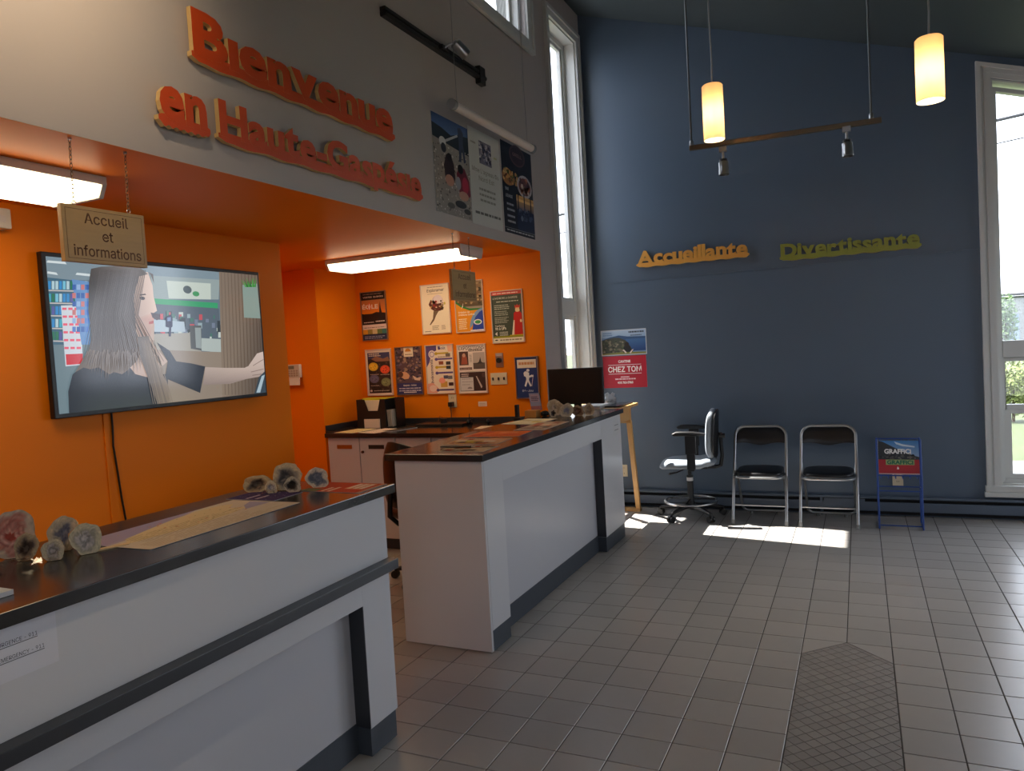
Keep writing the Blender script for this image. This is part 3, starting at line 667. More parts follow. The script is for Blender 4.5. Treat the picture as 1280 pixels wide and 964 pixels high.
tag(MB().box(-3.469, -3.463, 2.525, 2.54, 0.3, 1.372).build('cable_cover', M_OR), 'thin orange cable cover on the wall under the television', 'cable cover')
t = thing('emergency_light', 'white wall box at the left edge, beside the fluorescent light', 'wall box', (-3.45, 2.07, 2.235))
MB().box(-3.469, -3.40, 2.0, 2.118, 2.235, 2.325).build('housing', M_TRIM, t, bevel=0.008); MB().box(-3.40, -3.397, 2.03, 2.09, 2.26, 2.29).build('cover', M_WHITE, t)

# ================================================================== lettered signs on the walls
def word(label, group, body, M, W, base, cap, depth, face, name='word_sign', pad=0.012, kx=0.10, stagger=0.004, split=()):
    """raised letters standing on a wavy bar; M maps local x (along), y (up), z (out of the wall)"""
    t = thing(name, label, 'sign', M.translation, group=group)
    gl = []; x = 0.0
    for ch in body:
        vs, fs = glyphs(ch, 0.038, 3, True)
        a = min(p.x for p in vs); b = max(p.x for p in vs)
        gl.append((ch, vs, fs, a, x)); x += (b - a) + 0.012
    kx = (W - 0.02) / x; ky = (cap - base) / 0.75
    for ch, vs, fs, a, x0 in gl:
        y0 = base + stagger * math.sin(x0 * 9)
        def emit_letter(vs, fs, nm):
            pts = [((p.x - a + x0) * kx + 0.01, y0 + (p.y + 0.02) * ky) for p in vs]
            mb = MB(); n = len(pts)
            mb.add([M @ Vector((u, v, depth)) for u, v in pts], [f for f in fs], 0)
            mb.add([M @ Vector((u, v, 0.014)) for u, v in pts], [tuple(reversed(f)) for f in fs], 1)
            cnt = {}
            for f in fs:
                for i in range(len(f)):
                    e = (f[i], f[(i + 1) % len(f)]); cnt[tuple(sorted(e))] = None if tuple(sorted(e)) in cnt else e
            for e in cnt.values():
                if e: mb.add([M @ Vector((*pts[e[0]], depth)), M @ Vector((*pts[e[0]], 0.014)), M @ Vector((*pts[e[1]], 0.014)), M @ Vector((*pts[e[1]], depth))], [(0, 1, 2, 3)], 1)
            me = bpy.data.meshes.new(nm); me.from_pydata(mb.v, [], mb.f); me.materials.append(face); me.materials.append(M_PLY)
            me.polygons.foreach_set('material_index', mb.m); me.update(); put(nm, me, t)
        emit_letter(vs, fs, 'letter')
    top = []; bot = []; n = 40
    for i in range(n + 1):
        u = W * i / n; e = 0.018 * (1 - min(1, min(u, W - u) / 0.03)) ** 2
        bot.append((u, 0.004 * math.sin(i * 1.1) + e + 0.003)); top.append((u, base + 0.014 - e * 0.5))
    mb = MB(); poly = bot + top[::-1]
    mb.prism([M @ Vector((u, v, 0.012)) for u, v in poly], (M.to_3x3() @ Vector((0, 0, depth - 0.0125))), 1)
    me = mb.mesh('base_bar', [face, M_PLY])
    nz = M.to_3x3() @ Vector((0, 0, 1))
    for pg in me.polygons:
        if pg.normal.dot(nz) > 0.9: pg.material_index = 0
    put('base_bar', me, t)
    for u in (0.15 * W, 0.85 * W): MB().cyl(M @ Vector((u, base, 0)), M @ Vector((u, base, 0.0125)), 0.008, 8).build('stand_off', M_STEEL, t)
    return t
M_ORL = mat('orange letter paint', rgb(206, 72, 18), 0.45); M_TANL = mat('amber letter paint', rgb(214, 150, 62), 0.45); M_GRNL = mat('olive letter paint', rgb(138, 140, 44), 0.45)
word('orange raised wooden letters reading Bienvenue', 'orange welcome lettering', 'B\u0131envenue', on_left(2.178, 2.76), 1.40, 0.035, 0.215, 0.036, M_ORL)
word('orange raised wooden letters reading en', 'orange welcome lettering', 'en', on_left(2.0, 2.473), 0.243, 0.032, 0.212, 0.036, M_ORL)
word('orange raised wooden letters reading Haute-Gaspésie', 'orange welcome lettering', 'Haute-Gaspés\u0131e', on_left(2.284, 2.473), 1.555, 0.032, 0.178, 0.036, M_ORL)
word('amber raised letters reading Accueillante', 'lettering on the blue wall', 'Accueillante', on_far(-1.875, 2.272), 1.02, 0.028, 0.155, 0.036, M_TANL)
word('olive green raised letters reading Divertissante', 'lettering on the blue wall', 'Divertissante', on_far(-0.603, 2.204), 1.085, 0.03, 0.15, 0.036, M_GRNL)

# ================================================================== hanging wooden signs
M_SIGN = mat('varnished sign wood', rgb(186, 148, 92), 0.42, var=0.10, scale=6, stretch=(1, 0.6, 10))
M_BURN = mat('burnt lettering', rgb(104, 66, 30), 0.6)
def hanging_sign(label, x, y0, y1, z0, z1, group, holes):
    t = thing('hanging_sign', label, 'sign', (x, (y0 + y1) / 2, z0), group=group)
    w, h = y1 - y0, z1 - z0
    MB().box(x - 0.02, x, y0, y1, z0, z1).build('board', M_SIGN, t, bevel=0.002)
    for side in (1, -1):
        M = basis((x + 0.0003, y0, z0), (0, 1, 0), (0, 0, 1)) if side > 0 else basis((x - 0.0203, y1, z0), (0, -1, 0), (0, 0, 1))
        for body, v in (('Accueil', 0.70), ('et', 0.41), ('informations', 0.12)):
            vs, fs = glyphs(body, 0.012); a = min(p.x for p in vs); b = max(p.x for p in vs); k = 0.265 * h
            mb = MB(); mb.add([M @ Vector((w / 2 + 0.004 + (p.x - (a + b) / 2) * k * (0.93 if len(body) > 8 else 1.0), v * h + p.y * k, 0.0004)) for p in vs], fs)
            me = bpy.data.meshes.new('lettering'); me.from_pydata(mb.v, [], mb.f); me.materials.append(M_BURN); put('lettering', me, t)
        mb = MB(); g = 0.012
        for u0, u1, v0, v1 in ((g, w - g, g, g + 0.0015), (g, w - g, h - g - 0.0015, h - g), (g, g + 0.0015, g, h - g), (w - g - 0.0015, w - g, g, h - g)):
            mb.add([M @ Vector((a, b, 0.0004)) for a, b in ((u0, v0), (u1, v0), (u1, v1), (u0, v1))], [(0, 1, 2, 3)])
        mb.build('border_line', M_BURN, t)
    for yy, (hx, hy) in zip((y0 + 0.17 * w, y1 - 0.17 * w), holes):
        eye = MB().tube([(x - 0.01, yy + 0.007 * math.cos(a), z1 + 0.009 + 0.007 * math.sin(a)) for a in [2 * math.pi * i / 10 for i in range(10)]], 0.0016, 5, True)
        eye.cyl((x - 0.01, yy, z1 - 0.005), (x - 0.01, yy, z1 + 0.003), 0.0016, 6).build('screw_eye', M_STEEL, t)
        a = Vector((x - 0.01, yy, z1 + 0.014)); b = Vector((hx, hy, ZS - 0.004)); n = 15; L_ = (b - a).length / n; mb = MB(); d = (b - a).normalized()
        for i in range(n):
            c = a + (b - a) * ((i + 0.5) / n); s_ = Vector((1, 0, 0)) if i % 2 else Vector((0, 1, 0))
            mb.tube([c + d * math.cos(w_) * L_ * 0.62 + s_ * math.sin(w_) * 0.0042 for w_ in [2 * math.pi * k / 8 for k in range(8)]], 0.0012, 5, True)
        mb.build('chain', mat('dull chain', rgb(120, 96, 70), 0.45, 0.8), t, smooth=60)
        MB().cyl((hx, hy, ZS - 0.001), (hx, hy, ZS - 0.008), 0.006, 8).build('ceiling_hook', M_STEEL, t)
hanging_sign('wooden welcome sign hanging on chains in front of the television', -2.362, 1.634, 1.949, 1.948, 2.139, 'wooden welcome signs', ((-2.37, 1.69), (-2.378, 1.905)))
hanging_sign('wooden welcome sign hanging in front of the poster wall', -2.41, 4.318, 4.653, 1.922, 2.127, 'wooden welcome signs', ((-2.415, 4.365), (-2.42, 4.60)))

# ================================================================== lights
M_LENS = emit('fluorescent lens', (1.0, 0.80, 0.50, 1), 4.6)
def fluorescent(label, x0, x1, y0, y1, long):
    t = thing('fluorescent_light', label, 'ceiling light', ((x0 + x1) / 2, (y0 + y1) / 2, ZS), group='wraparound fluorescent lights')
    MB().box(x0, x1, y0, y1, 2.33, ZS - 0.001).build('pan', M_TRIM, t, bevel=0.003)
    e = 0.02
    if long == 'x':
        lens = [(x0 + e, y0 + 0.004, 2.329), (x0 + e, y0 + 0.03, 2.283), (x0 + e, y1 - 0.03, 2.283), (x0 + e, y1 - 0.004, 2.329)]
        MB().prism(lens, (x1 - x0 - 2 * e, 0, 0)).build('lens', M_LENS, t, bevel=0.008)
        for a in (x0, x1 - e): MB().prism([(a, y0, 2.332), (a, y0 + 0.028, 2.279), (a, y1 - 0.028, 2.279), (a, y1, 2.332)], (e, 0, 0)).build('end_cap', M_TRIM, t, bevel=0.003)
    else:
        lens = [(x0 + 0.004, y0 + e, 2.329), (x0 + 0.03, y0 + e, 2.283), (x1 - 0.03, y0 + e, 2.283), (x1 - 0.004, y0 + e, 2.329)]
        MB().prism(lens, (0, y1 - y0 - 2 * e, 0)).build('lens', M_LENS, t, bevel=0.008)
        for a in (y0, y1 - e): MB().prism([(x0, a, 2.332), (x0 + 0.028, a, 2.279), (x1 - 0.028, a, 2.279), (x1, a, 2.332)], (0, e, 0)).build('end_cap', M_TRIM, t, bevel=0.003)
fluorescent('glowing fluorescent ceiling light over the poster wall', -3.815, -2.59, 4.79, 5.15, 'x')
fluorescent('glowing fluorescent ceiling light behind the front wooden sign', -3.09, -2.74, 0.88, 2.10, 'y')
fluorescent('fluorescent ceiling light in the passage behind the television wall', -4.80, -4.45, 3.1, 4.32, 'y')

def shade_mat():
    m = bpy.data.materials.new('opal glass shade'); m.use_nodes = True; nt = m.node_tree; N = nt.nodes; N.remove(N['Principled BSDF'])
    t = N.new('ShaderNodeBsdfTranslucent'); t.inputs[0].default_value = (1.0, 0.88, 0.68, 1); d = N.new('ShaderNodeBsdfDiffuse'); d.inputs[0].default_value = (0.9, 0.72, 0.5, 1)
    x = N.new('ShaderNodeMixShader'); x.inputs[0].default_value = 0.35
    nt.links.new(t.outputs[0], x.inputs[1]); nt.links.new(d.outputs[0], x.inputs[2]); nt.links.new(x.outputs[0], N['Material Output'].inputs[0]); return m
M_SHADE = shade_mat()
M_CORD = mat('clear lamp cord', rgb(150, 150, 150), 0.4)
def pendant(label, x, y, z0, z1, power):
    t = thing('pendant_lamp', label, 'pendant lamp', (x, y, z0), group='opal glass pendant lamps')
    r = 0.06; mb = MB()
    mb.lathe([(r, z0), (r, z1 - 0.008), (r - 0.008, z1), (0.02, z1), (0.02, z1 - 0.003), (r - 0.01, z1 - 0.004), (r - 0.004, z1 - 0.01), (r - 0.004, z0), (r, z0)][:-1], 28, (x, y, 0)); mb.f = mb.f[:-2]; mb.m = mb.m[:-2]
    mb.build('shade', M_SHADE, t, smooth=50)
    MB().cyl((x, y, z1 - 0.06), (x, y, z1 + 0.012), 0.018, 14).build('socket', M_STEEL, t, smooth=40)
    zt = zc(x)
    MB().tube([(x, y, z1 + 0.012), (x + 0.004, y, z1 + 0.12), (x - 0.003, y, (z1 + zt) / 2), (x, y, zt - 0.02)], 0.0045, 6).build('cord', M_CORD, t, smooth=60)
    MB().lathe([(0.06, zt - 0.012), (0.055, zt - 0.03), (0.02, zt - 0.035)], 20, (x, y, 0)).build('canopy', M_STEEL, t, smooth=40)
    MB().blob((x, y, (z0 + z1) / 2 + 0.01), 0.024, 0.024, 0.04, 12, 8).build('bulb', emit('lamp bulb', (1, 0.8, 0.55, 1), 20), t, smooth=60)
    l = bpy.data.lights.new('pendant_light', 'POINT'); l.energy = power; l.color = (1, 0.84, 0.60); l.shadow_soft_size = 0.028
    lo = bpy.data.objects.new('pendant_light', l); COL.objects.link(lo); lo.parent = t; lo.location = (0, 0, (z1 - z0) / 2 - 0.045)
pendant('glowing opal glass pendant lamp hanging above the track light bar', -0.734, 4.575, 2.735, 3.055, 16.0)
pendant('glowing opal glass pendant lamp at upper right', 0.340, 4.086, 2.622, 2.915, 16.0)
for lb, x_, y_ in (('pendant lamp above the near counter', -0.95, 1.0), ('pendant lamp behind the camera', 0.5, -0.4), ('pendant lamp nearest the back wall', -0.8, -1.3), ('pendant lamp nearest the right wall', 1.9, 1.4)):
    pendant('glowing opal glass ' + lb, x_, y_, 2.66, 2.96, 26.0)

def spot_head(t, c, d, ln=0.085, r=0.03):
    c = Vector(c); d = Vector(d).normalized()
    M = basis(c, d.orthogonal().normalized(), d.cross(d.orthogonal().normalized()))
    h = MB(); h.lathe([(r * 0.6, -0.012), (r, 0.0), (r, ln * 0.55), (r * 1.04, ln * 0.58), (r * 1.04, ln), (r * 0.86, ln), (r * 0.8, ln * 0.6)], 18, (0, 0, 0), 0, M)
    return h.build('lamp_head', M_STEEL, t, smooth=40)
# suspended track
M_BAR = mat('bronze track bar', rgb(120, 104, 84), 0.35, 0.7)
yt = 5.35; xa1, xb1, za1, zb1 = -1.03, 0.173, 2.905, 2.884
t = thing('track_light', 'hanging track light bar with two chrome spotlights on rods', 'track light', ((xa1 + xb1) / 2, yt, za1))
MB().prism([(xa1, yt - 0.015, za1 - 0.016), (xb1, yt - 0.015, zb1 - 0.016), (xb1, yt - 0.015, zb1 + 0.016), (xa1, yt - 0.015, za1 + 0.016)], (0, 0.03, 0)).build('bar', M_BAR, t, bevel=0.003)
for x, z in ((-1.015, za1 + 0.015), (0.115, zb1 + 0.015)):
    MB().cyl((x, yt, z), (x, yt, zc(x) - 0.002), 0.007, 8).build('rod', mat('dull grey rod', rgb(110, 112, 114), 0.4, 0.6), t, smooth=60)
    MB().lathe([(0.014, z), (0.014, z + 0.03), (0.007, z + 0.04)], 12, (x, yt, 0)).build('rod_collar', M_STEEL, t, smooth=40)
for x in (-0.805, -0.03):
    MB().box(x - 0.025, x + 0.025, yt - 0.017, yt + 0.017, 2.845, 2.879).build('adapter', M_STEEL, t, bevel=0.003)
    MB().cyl((x, yt, 2.85), (x, yt, 2.79), 0.008, 10).build('stem', M_STEEL, t, smooth=40)
    MB().cyl((x, yt, 2.795), (x, yt, 2.765), 0.026, 14).build('lamp_cap', M_BLACK, t, smooth=40)
    spot_head(t, (x, yt, 2.772), (0.03, -0.08, -1), 0.085, 0.033)
# track on the grey wall
M_TRK = mat('black track', rgb(52, 48, 45), 0.4, 0.4)
def wall_track(label, y0, y1, z, heads, lit):
    t = thing('track_light', label, 'track light', (XG + 0.02, (y0 + y1) / 2, z - 0.02), group='black wall tracks')
    MB().box(XG + 0.0005, XG + 0.036, y0, y1, z - 0.026, z - 0.005).box(XG + 0.0005, XG + 0.036, y0, y1, z + 0.005, z + 0.026).box(XG + 0.0005, XG + 0.02, y0, y1, z - 0.005, z + 0.005).build('track', M_TRK, t, bevel=0.002)
    MB().box(XG + 0.0005, XG + 0.04, y1 - 0.09, y1 - 0.005, z - 0.06, z + 0.06).build('feed_box', M_TRK, t, bevel=0.004)
    MB().cyl((XG + 0.02, y1 - 0.006, z), (XG + 0.02, y1 + 0.02, z), 0.018, 12).build('end_cap', M_TRK, t)
    for y, d in heads:
        MB().box(XG + 0.03, XG + 0.06, y - 0.035, y + 0.035, z - 0.014, z + 0.014).build('adapter', M_TRK, t, bevel=0.003)
        MB().tube([(XG + 0.055, y, z), (XG + 0.085, y + 0.01, z + 0.02), (XG + 0.10, y + 0.05, z + 0.035)], 0.006, 8).build('stem', M_STEEL, t, smooth=60)
        c = Vector((XG + 0.10, y + 0.06, z + 0.04)); spot_head(t, c, d, 0.10, 0.036)
        if lit:
            l = bpy.data.lights.new('spot_light', 'SPOT'); l.energy = lit; l.color = (1, 0.74, 0.42); l.spot_size = R(80); l.spot_blend = 0.9; l.shadow_soft_size = 0.03
            lo = bpy.data.objects.new('spot_light', l); COL.objects.link(lo); lo.parent = t; dv = Vector(d).normalized()
            lo.location = c + dv * 0.12 - FRAME[t]; lo.rotation_euler = dv.to_track_quat('-Z', 'Y').to_euler()
wall_track('black track light with one spotlight above the lettering', 3.56, 4.78, 3.478, ((4.18, (0.35, 0.55, -0.55)),), 0)
# a second hanging bar, above the frame on the left, washes the grey wall with warm light
t = thing('track_light', 'hanging track light bar with a lit spotlight aimed at the grey wall', 'track light', (-1.4, 1.3, 3.5))
MB().box(-1.415, -1.385, 0.7, 1.9, 3.5, 3.53).build('bar', M_BAR, t, bevel=0.003)
for y in (0.75, 1.85): MB().cyl((-1.4, y, 3.53), (-1.4, y, zc(-1.4) - 0.004), 0.007, 8).build('rod', MATS['dull grey rod'], t, smooth=60)
MB().cyl((-1.4, 1.3, 3.5), (-1.4, 1.3, 3.43), 0.008, 10).build('stem', M_STEEL, t, smooth=40)
dv = Vector((-0.94, 0.16, -0.34)).normalized(); spot_head(t, Vector((-1.4, 1.3, 3.42)), dv, 0.10, 0.036)
l = bpy.data.lights.new('spot_light', 'SPOT'); l.energy = 50; l.color = (1, 0.78, 0.52); l.spot_size = R(96); l.spot_blend = 1.0; l.shadow_soft_size = 0.03
lo = bpy.data.objects.new('spot_light', l); COL.objects.link(lo); lo.parent = t; lo.location = Vector((-1.4, 1.3, 3.42)) + dv * 0.12 - FRAME[t]; lo.rotation_euler = dv.to_track_quat('-Z', 'Y').to_euler()
# white acrylic tube over the banners
t = thing('tube_light', 'unlit white tube light hanging on wires above the banners', 'tube light', (-2.2, 4.69, 3.06))
MB().cyl((-2.2, 4.09, 3.085), (-2.2, 5.29, 3.085), 0.028, 16).build('tube', mat('frosted acrylic', rgb(226, 214, 206), 0.3), t, smooth=40)
for y in (4.06, 5.285): MB().cyl((-2.2, y, 3.085), (-2.2, y + 0.035, 3.085), 0.033, 16).build('end_cap', mat('clear end cap', rgb(160, 160, 158), 0.2), t, smooth=40)
for y in (4.14, 5.22): MB().tube([(-2.2, y, 3.112), (-2.205, y, 3.5), (-2.2, y, zc(-2.2) - 0.002)], 0.0016, 5).build('wire', M_CORD, t)
tag(MB().tube([(-2.30, 5.40, 4.6), (-2.30, 5.42, 4.2), (-2.302, 5.44, 3.98), (-2.3, 5.425, 3.55)], 0.0025, 5).build('blind_cord', mat('white cord', rgb(190, 190, 188), 0.6)), 'thin white blind cord hanging from the clerestory window', 'cord')
# ================================================================== banners on the grey wall
def banner(label, M, w, h, draw):
    t = thing('banner', label, 'banner', M.translation, group='printed banners on the grey wall')
    mb = MB(); mb.prism([M @ Vector(c) for c in ((0, 0, 0.0005), (w, 0, 0.0005), (w, h, 0.0005), (0, h, 0.0005))], M.to_3x3() @ Vector((0, 0, 0.003))); mb.build('sheet', M_WHITE, t)
    p = Print(w, h, 8e-5); draw(p); M2 = M.copy(); M2.translation = M.translation + M.to_3x3() @ Vector((0, 0, 0.0037)); p.build('picture', SATIN, t, M2)
def d_beach(p):
    p.rect(0, 0, 1, 1, (150, 142, 134)); p.vgrad(0, 0.82, 1, 1, (96, 124, 166), (60, 84, 130))
    p.poly([(0, 0.9), (0.25, 0.88), (0.5, 0.84), (0.7, 0.88), (1, 0.9), (1, 0.7), (0.6, 0.72), (0, 0.76)], (40, 50, 58))
    p.speck(0, 0.0, 1, 0.72, 240, [(196, 188, 178), (108, 100, 94), (76, 70, 66), (170, 160, 150), (210, 204, 196)], 0.018)
    p.poly([(0.7, 0.95), (0.78, 0.97), (0.86, 0.92), (0.84, 0.8), (0.9, 0.62), (0.84, 0.6), (0.8, 0.76), (0.76, 0.6), (0.7, 0.6), (0.72, 0.82)], (66, 74, 96))
    p.poly([(0.3, 0.76), (0.68, 0.88), (0.7, 0.86), (0.33, 0.74)], (176, 176, 180)); p.ell(0.26, 0.74, 0.09, 0.05, (206, 206, 206)); p.ell(0.28, 0.68, 0.07, 0.05, (60, 62, 70))
    p.poly([(0.26, 0.5), (0.34, 0.62), (0.46, 0.64), (0.54, 0.54), (0.56, 0.4), (0.5, 0.32), (0.36, 0.32), (0.28, 0.38)], (52, 36, 40)); p.ell(0.4, 0.36, 0.12, 0.06, (190, 140, 120)); p.ell(0.42, 0.6, 0.07, 0.045, (34, 26, 26))
    p.poly([(0.6, 0.46), (0.7, 0.55), (0.84, 0.54), (0.96, 0.42), (0.98, 0.26), (0.8, 0.2), (0.66, 0.26)], (120, 30, 48)); p.ell(0.84, 0.36, 0.09, 0.09, (176, 40, 66)); p.ell(0.72, 0.52, 0.08, 0.05, (30, 26, 28)); p.ell(0.78, 0.24, 0.14, 0.05, (190, 144, 124)); p.ell(0.64, 0.36, 0.07, 0.07, (150, 150, 156))
    p.ell(0.68, 0.14, 0.16, 0.04, (52, 52, 54)); p.ell(0.86, 0.08, 0.1, 0.03, (60, 58, 56)); p.ell(0.4, 0.1, 0.1, 0.03, (96, 92, 88))
def d_white(p):
    p.rect(0, 0, 1, 1, (198, 198, 192)); p.rect(0.32, 0.66, 0.72, 0.9, (120, 118, 136)); p.speck(0.34, 0.68, 0.7, 0.88, 60, [(70, 66, 90), (170, 166, 180), (90, 96, 130), (200, 196, 206)], 0.04)
    p.text("Mme L'agneau Du", 0.5, 0.555, 0.048, (122, 118, 96), 'c', 0.0, 0.86); p.text('Nord Est', 0.52, 0.475, 0.048, (122, 118, 96), 'c', 0.0, 0.5)
    p.bars(0.22, 0.84, 0.375, 3, 0.058, (140, 138, 130), 0.42, 0.2, 'c'); p.bars(0.1, 0.94, 0.115, 1, 0.06, (96, 94, 90), 0.45, 0.02)
    p.bars(0.06, 0.22, 0.84, 1, 0.04, (150, 146, 136), 0.5, 0); p.bars(0.8, 0.9, 0.77, 1, 0.04, (176, 176, 120), 0.5, 0)
def d_grill(p):
    p.rect(0, 0, 1, 1, (22, 22, 30)); p.ell(0.52, 0.9, 0.26, 0.12, (88, 58, 58)); p.ell(0.52, 0.9, 0.22, 0.10, (60, 40, 44)); p.text('GRILL', 0.52, 0.89, 0.035, (140, 100, 96), 'c', 0.02, 0.3)
    p.ell(0.2, 0.62, 0.2, 0.09, (166, 112, 60)); p.ell(0.16, 0.66, 0.12, 0.06, (206, 150, 80)); p.speck(0.05, 0.56, 0.5, 0.7, 50, [(206, 150, 80), (120, 66, 36), (84, 96, 40), (226, 190, 120)], 0.035)
    p.ell(0.72, 0.58, 0.25, 0.13, (186, 176, 174)); p.ell(0.72, 0.58, 0.2, 0.1, (120, 60, 56)); p.speck(0.58, 0.5, 0.86, 0.66, 40, [(196, 120, 90), (86, 40, 40), (216, 190, 170), (66, 30, 36)], 0.04)
    p.vgrad(0.42, 0.28, 1, 0.46, (60, 70, 100), (226, 170, 90)); p.rect(0.42, 0.39, 1, 0.42, (240, 196, 120))
    for u in (0.46, 0.66, 0.88): p.rect(u, 0.2, u + 0.035, 0.5, (24, 26, 34))
    p.rect(0.42, 0.06, 1, 0.3, (30, 38, 66)); p.speck(0.5, 0.2, 0.95, 0.32, 26, [(80, 90, 120), (50, 56, 84), (120, 130, 150)], 0.04)
    for v, s in ((0.47, 'BAR'), (0.395, 'LOUNGE')): p.text(s, 0.08, v, 0.032, (206, 206, 206), 'l', 0.015)
    for v in (0.31, 0.25, 0.18, 0.12): p.bars(0.1, 0.36, v, 1, 0.05, (176, 176, 180), 0.45, 0.2)
    p.rect(0, 0.055, 1, 0.06, (150, 150, 150)); p.bars(0.06, 0.96, 0.025, 1, 0.03, (186, 186, 186), 0.5, 0)
banner('banner photograph of people sitting on a pebble beach', on_left(4.045, 2.455), 0.472, 0.612, d_beach)
banner('white text banner between the beach and the restaurant banners', on_left(4.522, 2.442), 0.475, 0.655, d_white)
banner('dark restaurant banner with burgers, furthest right on the grey wall', on_left(5.028, 2.445), 0.565, 0.675, d_grill)

# ================================================================== framed posters
M_FRAME = mat('thin aluminium frame', rgb(150, 128, 110), 0.35, 0.7)
M_FRAMEW = mat('pale frame', rgb(220, 196, 176), 0.45)
def poster(label, x0, x1, z0, z1, draw, fm=None, tilt=0.0, y=5.685, depth=0.016):
    w, h = x1 - x0, z1 - z0; fw = 0.007
    t = thing('framed_poster', label, 'poster', ((x0 + x1) / 2, y, z0), group='framed posters on the orange wall')
    MB().box(x0 + fw, x1 - fw, y - 0.008, y - 0.0005, z0 + fw, z1 - fw).build('backing', M_WHITE, t)
    MB().box(x0, x0 + fw, y - depth, y - 0.0005, z0, z1).box(x1 - fw, x1, y - depth, y - 0.0005, z0, z1).box(x0 + fw, x1 - fw, y - depth, y - 0.0005, z0, z0 + fw).box(x0 + fw, x1 - fw, y - depth, y - 0.0005, z1 - fw, z1).build('frame', fm or M_FRAME, t)
    p = Print(w - 2 * fw, h - 2 * fw, 8e-5); draw(p); p.build('picture', PAPER, t, on_far(x0 + fw, z0 + fw, y - 0.0082))
def d_eole(p):
    p.rect(0, 0, 1, 1, (44, 30, 30)); p.rect(0, 0.86, 1, 1, (26, 22, 24)); p.vgrad(0, 0.55, 1, 0.84, (236, 130, 20), (190, 120, 70)); p.text('VISITES  GUIDÉES', 0.5, 0.885, 0.03, (226, 216, 206), 'c', 0.02, 0.84)
    p.bars(0.08, 0.92, 0.955, 1, 0.03, (150, 130, 120), 0.5, 0.1)
    p.poly([(0, 0.56), (0.3, 0.53), (0.6, 0.58), (1, 0.55), (1, 0.32), (0, 0.32)], (38, 24, 22)); p.poly([(0.7, 0.42), (0.74, 0.66), (0.78, 0.8), (0.8, 0.66), (0.84, 0.55), (0.9, 0.42)], (34, 26, 30))
    p.text('ÉOLE', 0.36, 0.655, 0.085, (236, 222, 206), 'c', 0.03, 0.66); p.poly([(0.24, 0.7), (0.33, 0.8), (0.42, 0.7), (0.33, 0.6)], (226, 90, 40)); p.poly([(0.27, 0.7), (0.33, 0.77), (0.39, 0.7), (0.33, 0.63)], (236, 210, 196))
    p.bars(0.06, 0.5, 0.36, 1, 0.035, (206, 196, 190), 0.5, 0.1); p.bars(0.56, 0.95, 0.37, 1, 0.04, (226, 216, 210), 0.6, 0.1)
    p.rect(0, 0.22, 1, 0.32, (232, 214, 206)); p.bars(0.06, 0.95, 0.25, 1, 0.03, (150, 120, 110), 0.5, 0.1)
    for i, c in enumerate(((226, 160, 50), (150, 140, 76), (214, 196, 150), (110, 130, 76), (70, 130, 126))): p.rect(i * 0.2, 0.12, i * 0.2 + 0.2, 0.22, c)
    p.rect(0, 0, 1, 0.11, (38, 48, 84)); p.bars(0.06, 0.94, 0.06, 2, 0.035, (150, 160, 190), 0.45, 0.15)
def d_explo(p):
    p.rect(0, 0, 1, 1, (246, 232, 206)); p.text('Exploramer', 0.52, 0.86, 0.06, (60, 44, 40), 'c', 0.01, 0.62, 0.12); p.bars(0.22, 0.8, 0.95, 1, 0.03, (170, 150, 130), 0.5, 0.05, 'c'); p.rect(0.22, 0.815, 0.78, 0.82, (120, 96, 80))
    p.ell(0.58, 0.66, 0.2, 0.12, (216, 200, 206)); p.ell(0.6, 0.7, 0.15, 0.09, (232, 220, 226))
    p.poly([(0.25, 0.6), (0.34, 0.7), (0.42, 0.62), (0.5, 0.6), (0.8, 0.62), (0.78, 0.52), (0.7, 0.46), (0.5, 0.44), (0.34, 0.5)], (96, 40, 30)); p.speck(0.3, 0.48, 0.78, 0.66, 40, [(160, 40, 34), (200, 150, 60), (70, 50, 40), (230, 200, 170), (120, 90, 70)], 0.045)
    p.poly([(0.42, 0.46), (0.62, 0.46), (0.5, 0.36), (0.42, 0.26), (0.28, 0.17), (0.25, 0.18), (0.38, 0.3)], (120, 96, 74)); p.ell(0.84, 0.6, 0.03, 0.03, (206, 190, 90))
    p.bars(0.34, 0.6, 0.135, 3, 0.033, (150, 130, 110), 0.4, 0.2); p.bars(0.68, 0.84, 0.135, 3, 0.033, (150, 130, 110), 0.4, 0.2); p.bars(0.05, 0.3, 0.03, 1, 0.03, (120, 100, 86), 0.5, 0.2)
def d_blue(p):
    p.rect(0, 0, 1, 1, (150, 140, 130)); p.vgrad(0, 0.5, 1, 1, (84, 70, 50), (150, 120, 84)); p.speck(0.05, 0.55, 0.95, 0.96, 60, [(110, 90, 66), (70, 60, 44), (176, 150, 110)], 0.06)
    p.poly([(0, 0), (0, 0.62), (0.2, 0.53), (0.5, 0.46), (1, 0.45), (1, 0)], (40, 130, 60)); p.poly([(0, 0), (0, 0.58), (0.2, 0.49), (0.5, 0.42), (1, 0.42), (1, 0)], (232, 150, 30))
    p.ell(1.0, 0.05, 0.52, 0.4, (120, 160, 206), 20, 90, 180); p.poly([(1, 0), (1, 0.42), (0.86, 0.38), (0.7, 0.28), (0.6, 0.14), (0.56, 0)], (40, 70, 176)); p.ell(0.78, 0.18, 0.15, 0.055, (230, 236, 240)); p.ell(0.78, 0.18, 0.11, 0.035, (60, 150, 90))
    p.text('Création de', 0.08, 0.375, 0.035, (250, 240, 220), 'l', 0.02); p.text('créations textiles', 0.08, 0.325, 0.035, (250, 240, 220), 'l', 0.02, 0.6); p.bars(0.08, 0.4, 0.245, 6, 0.038, (250, 232, 200), 0.5, 0.2); p.poly([(0.2, 0.46), (0.26, 0.5), (0.28, 0.58), (0.24, 0.52)], (240, 236, 230)); p.rect(0.5, 0.005, 1, 0.03, (230, 230, 240))
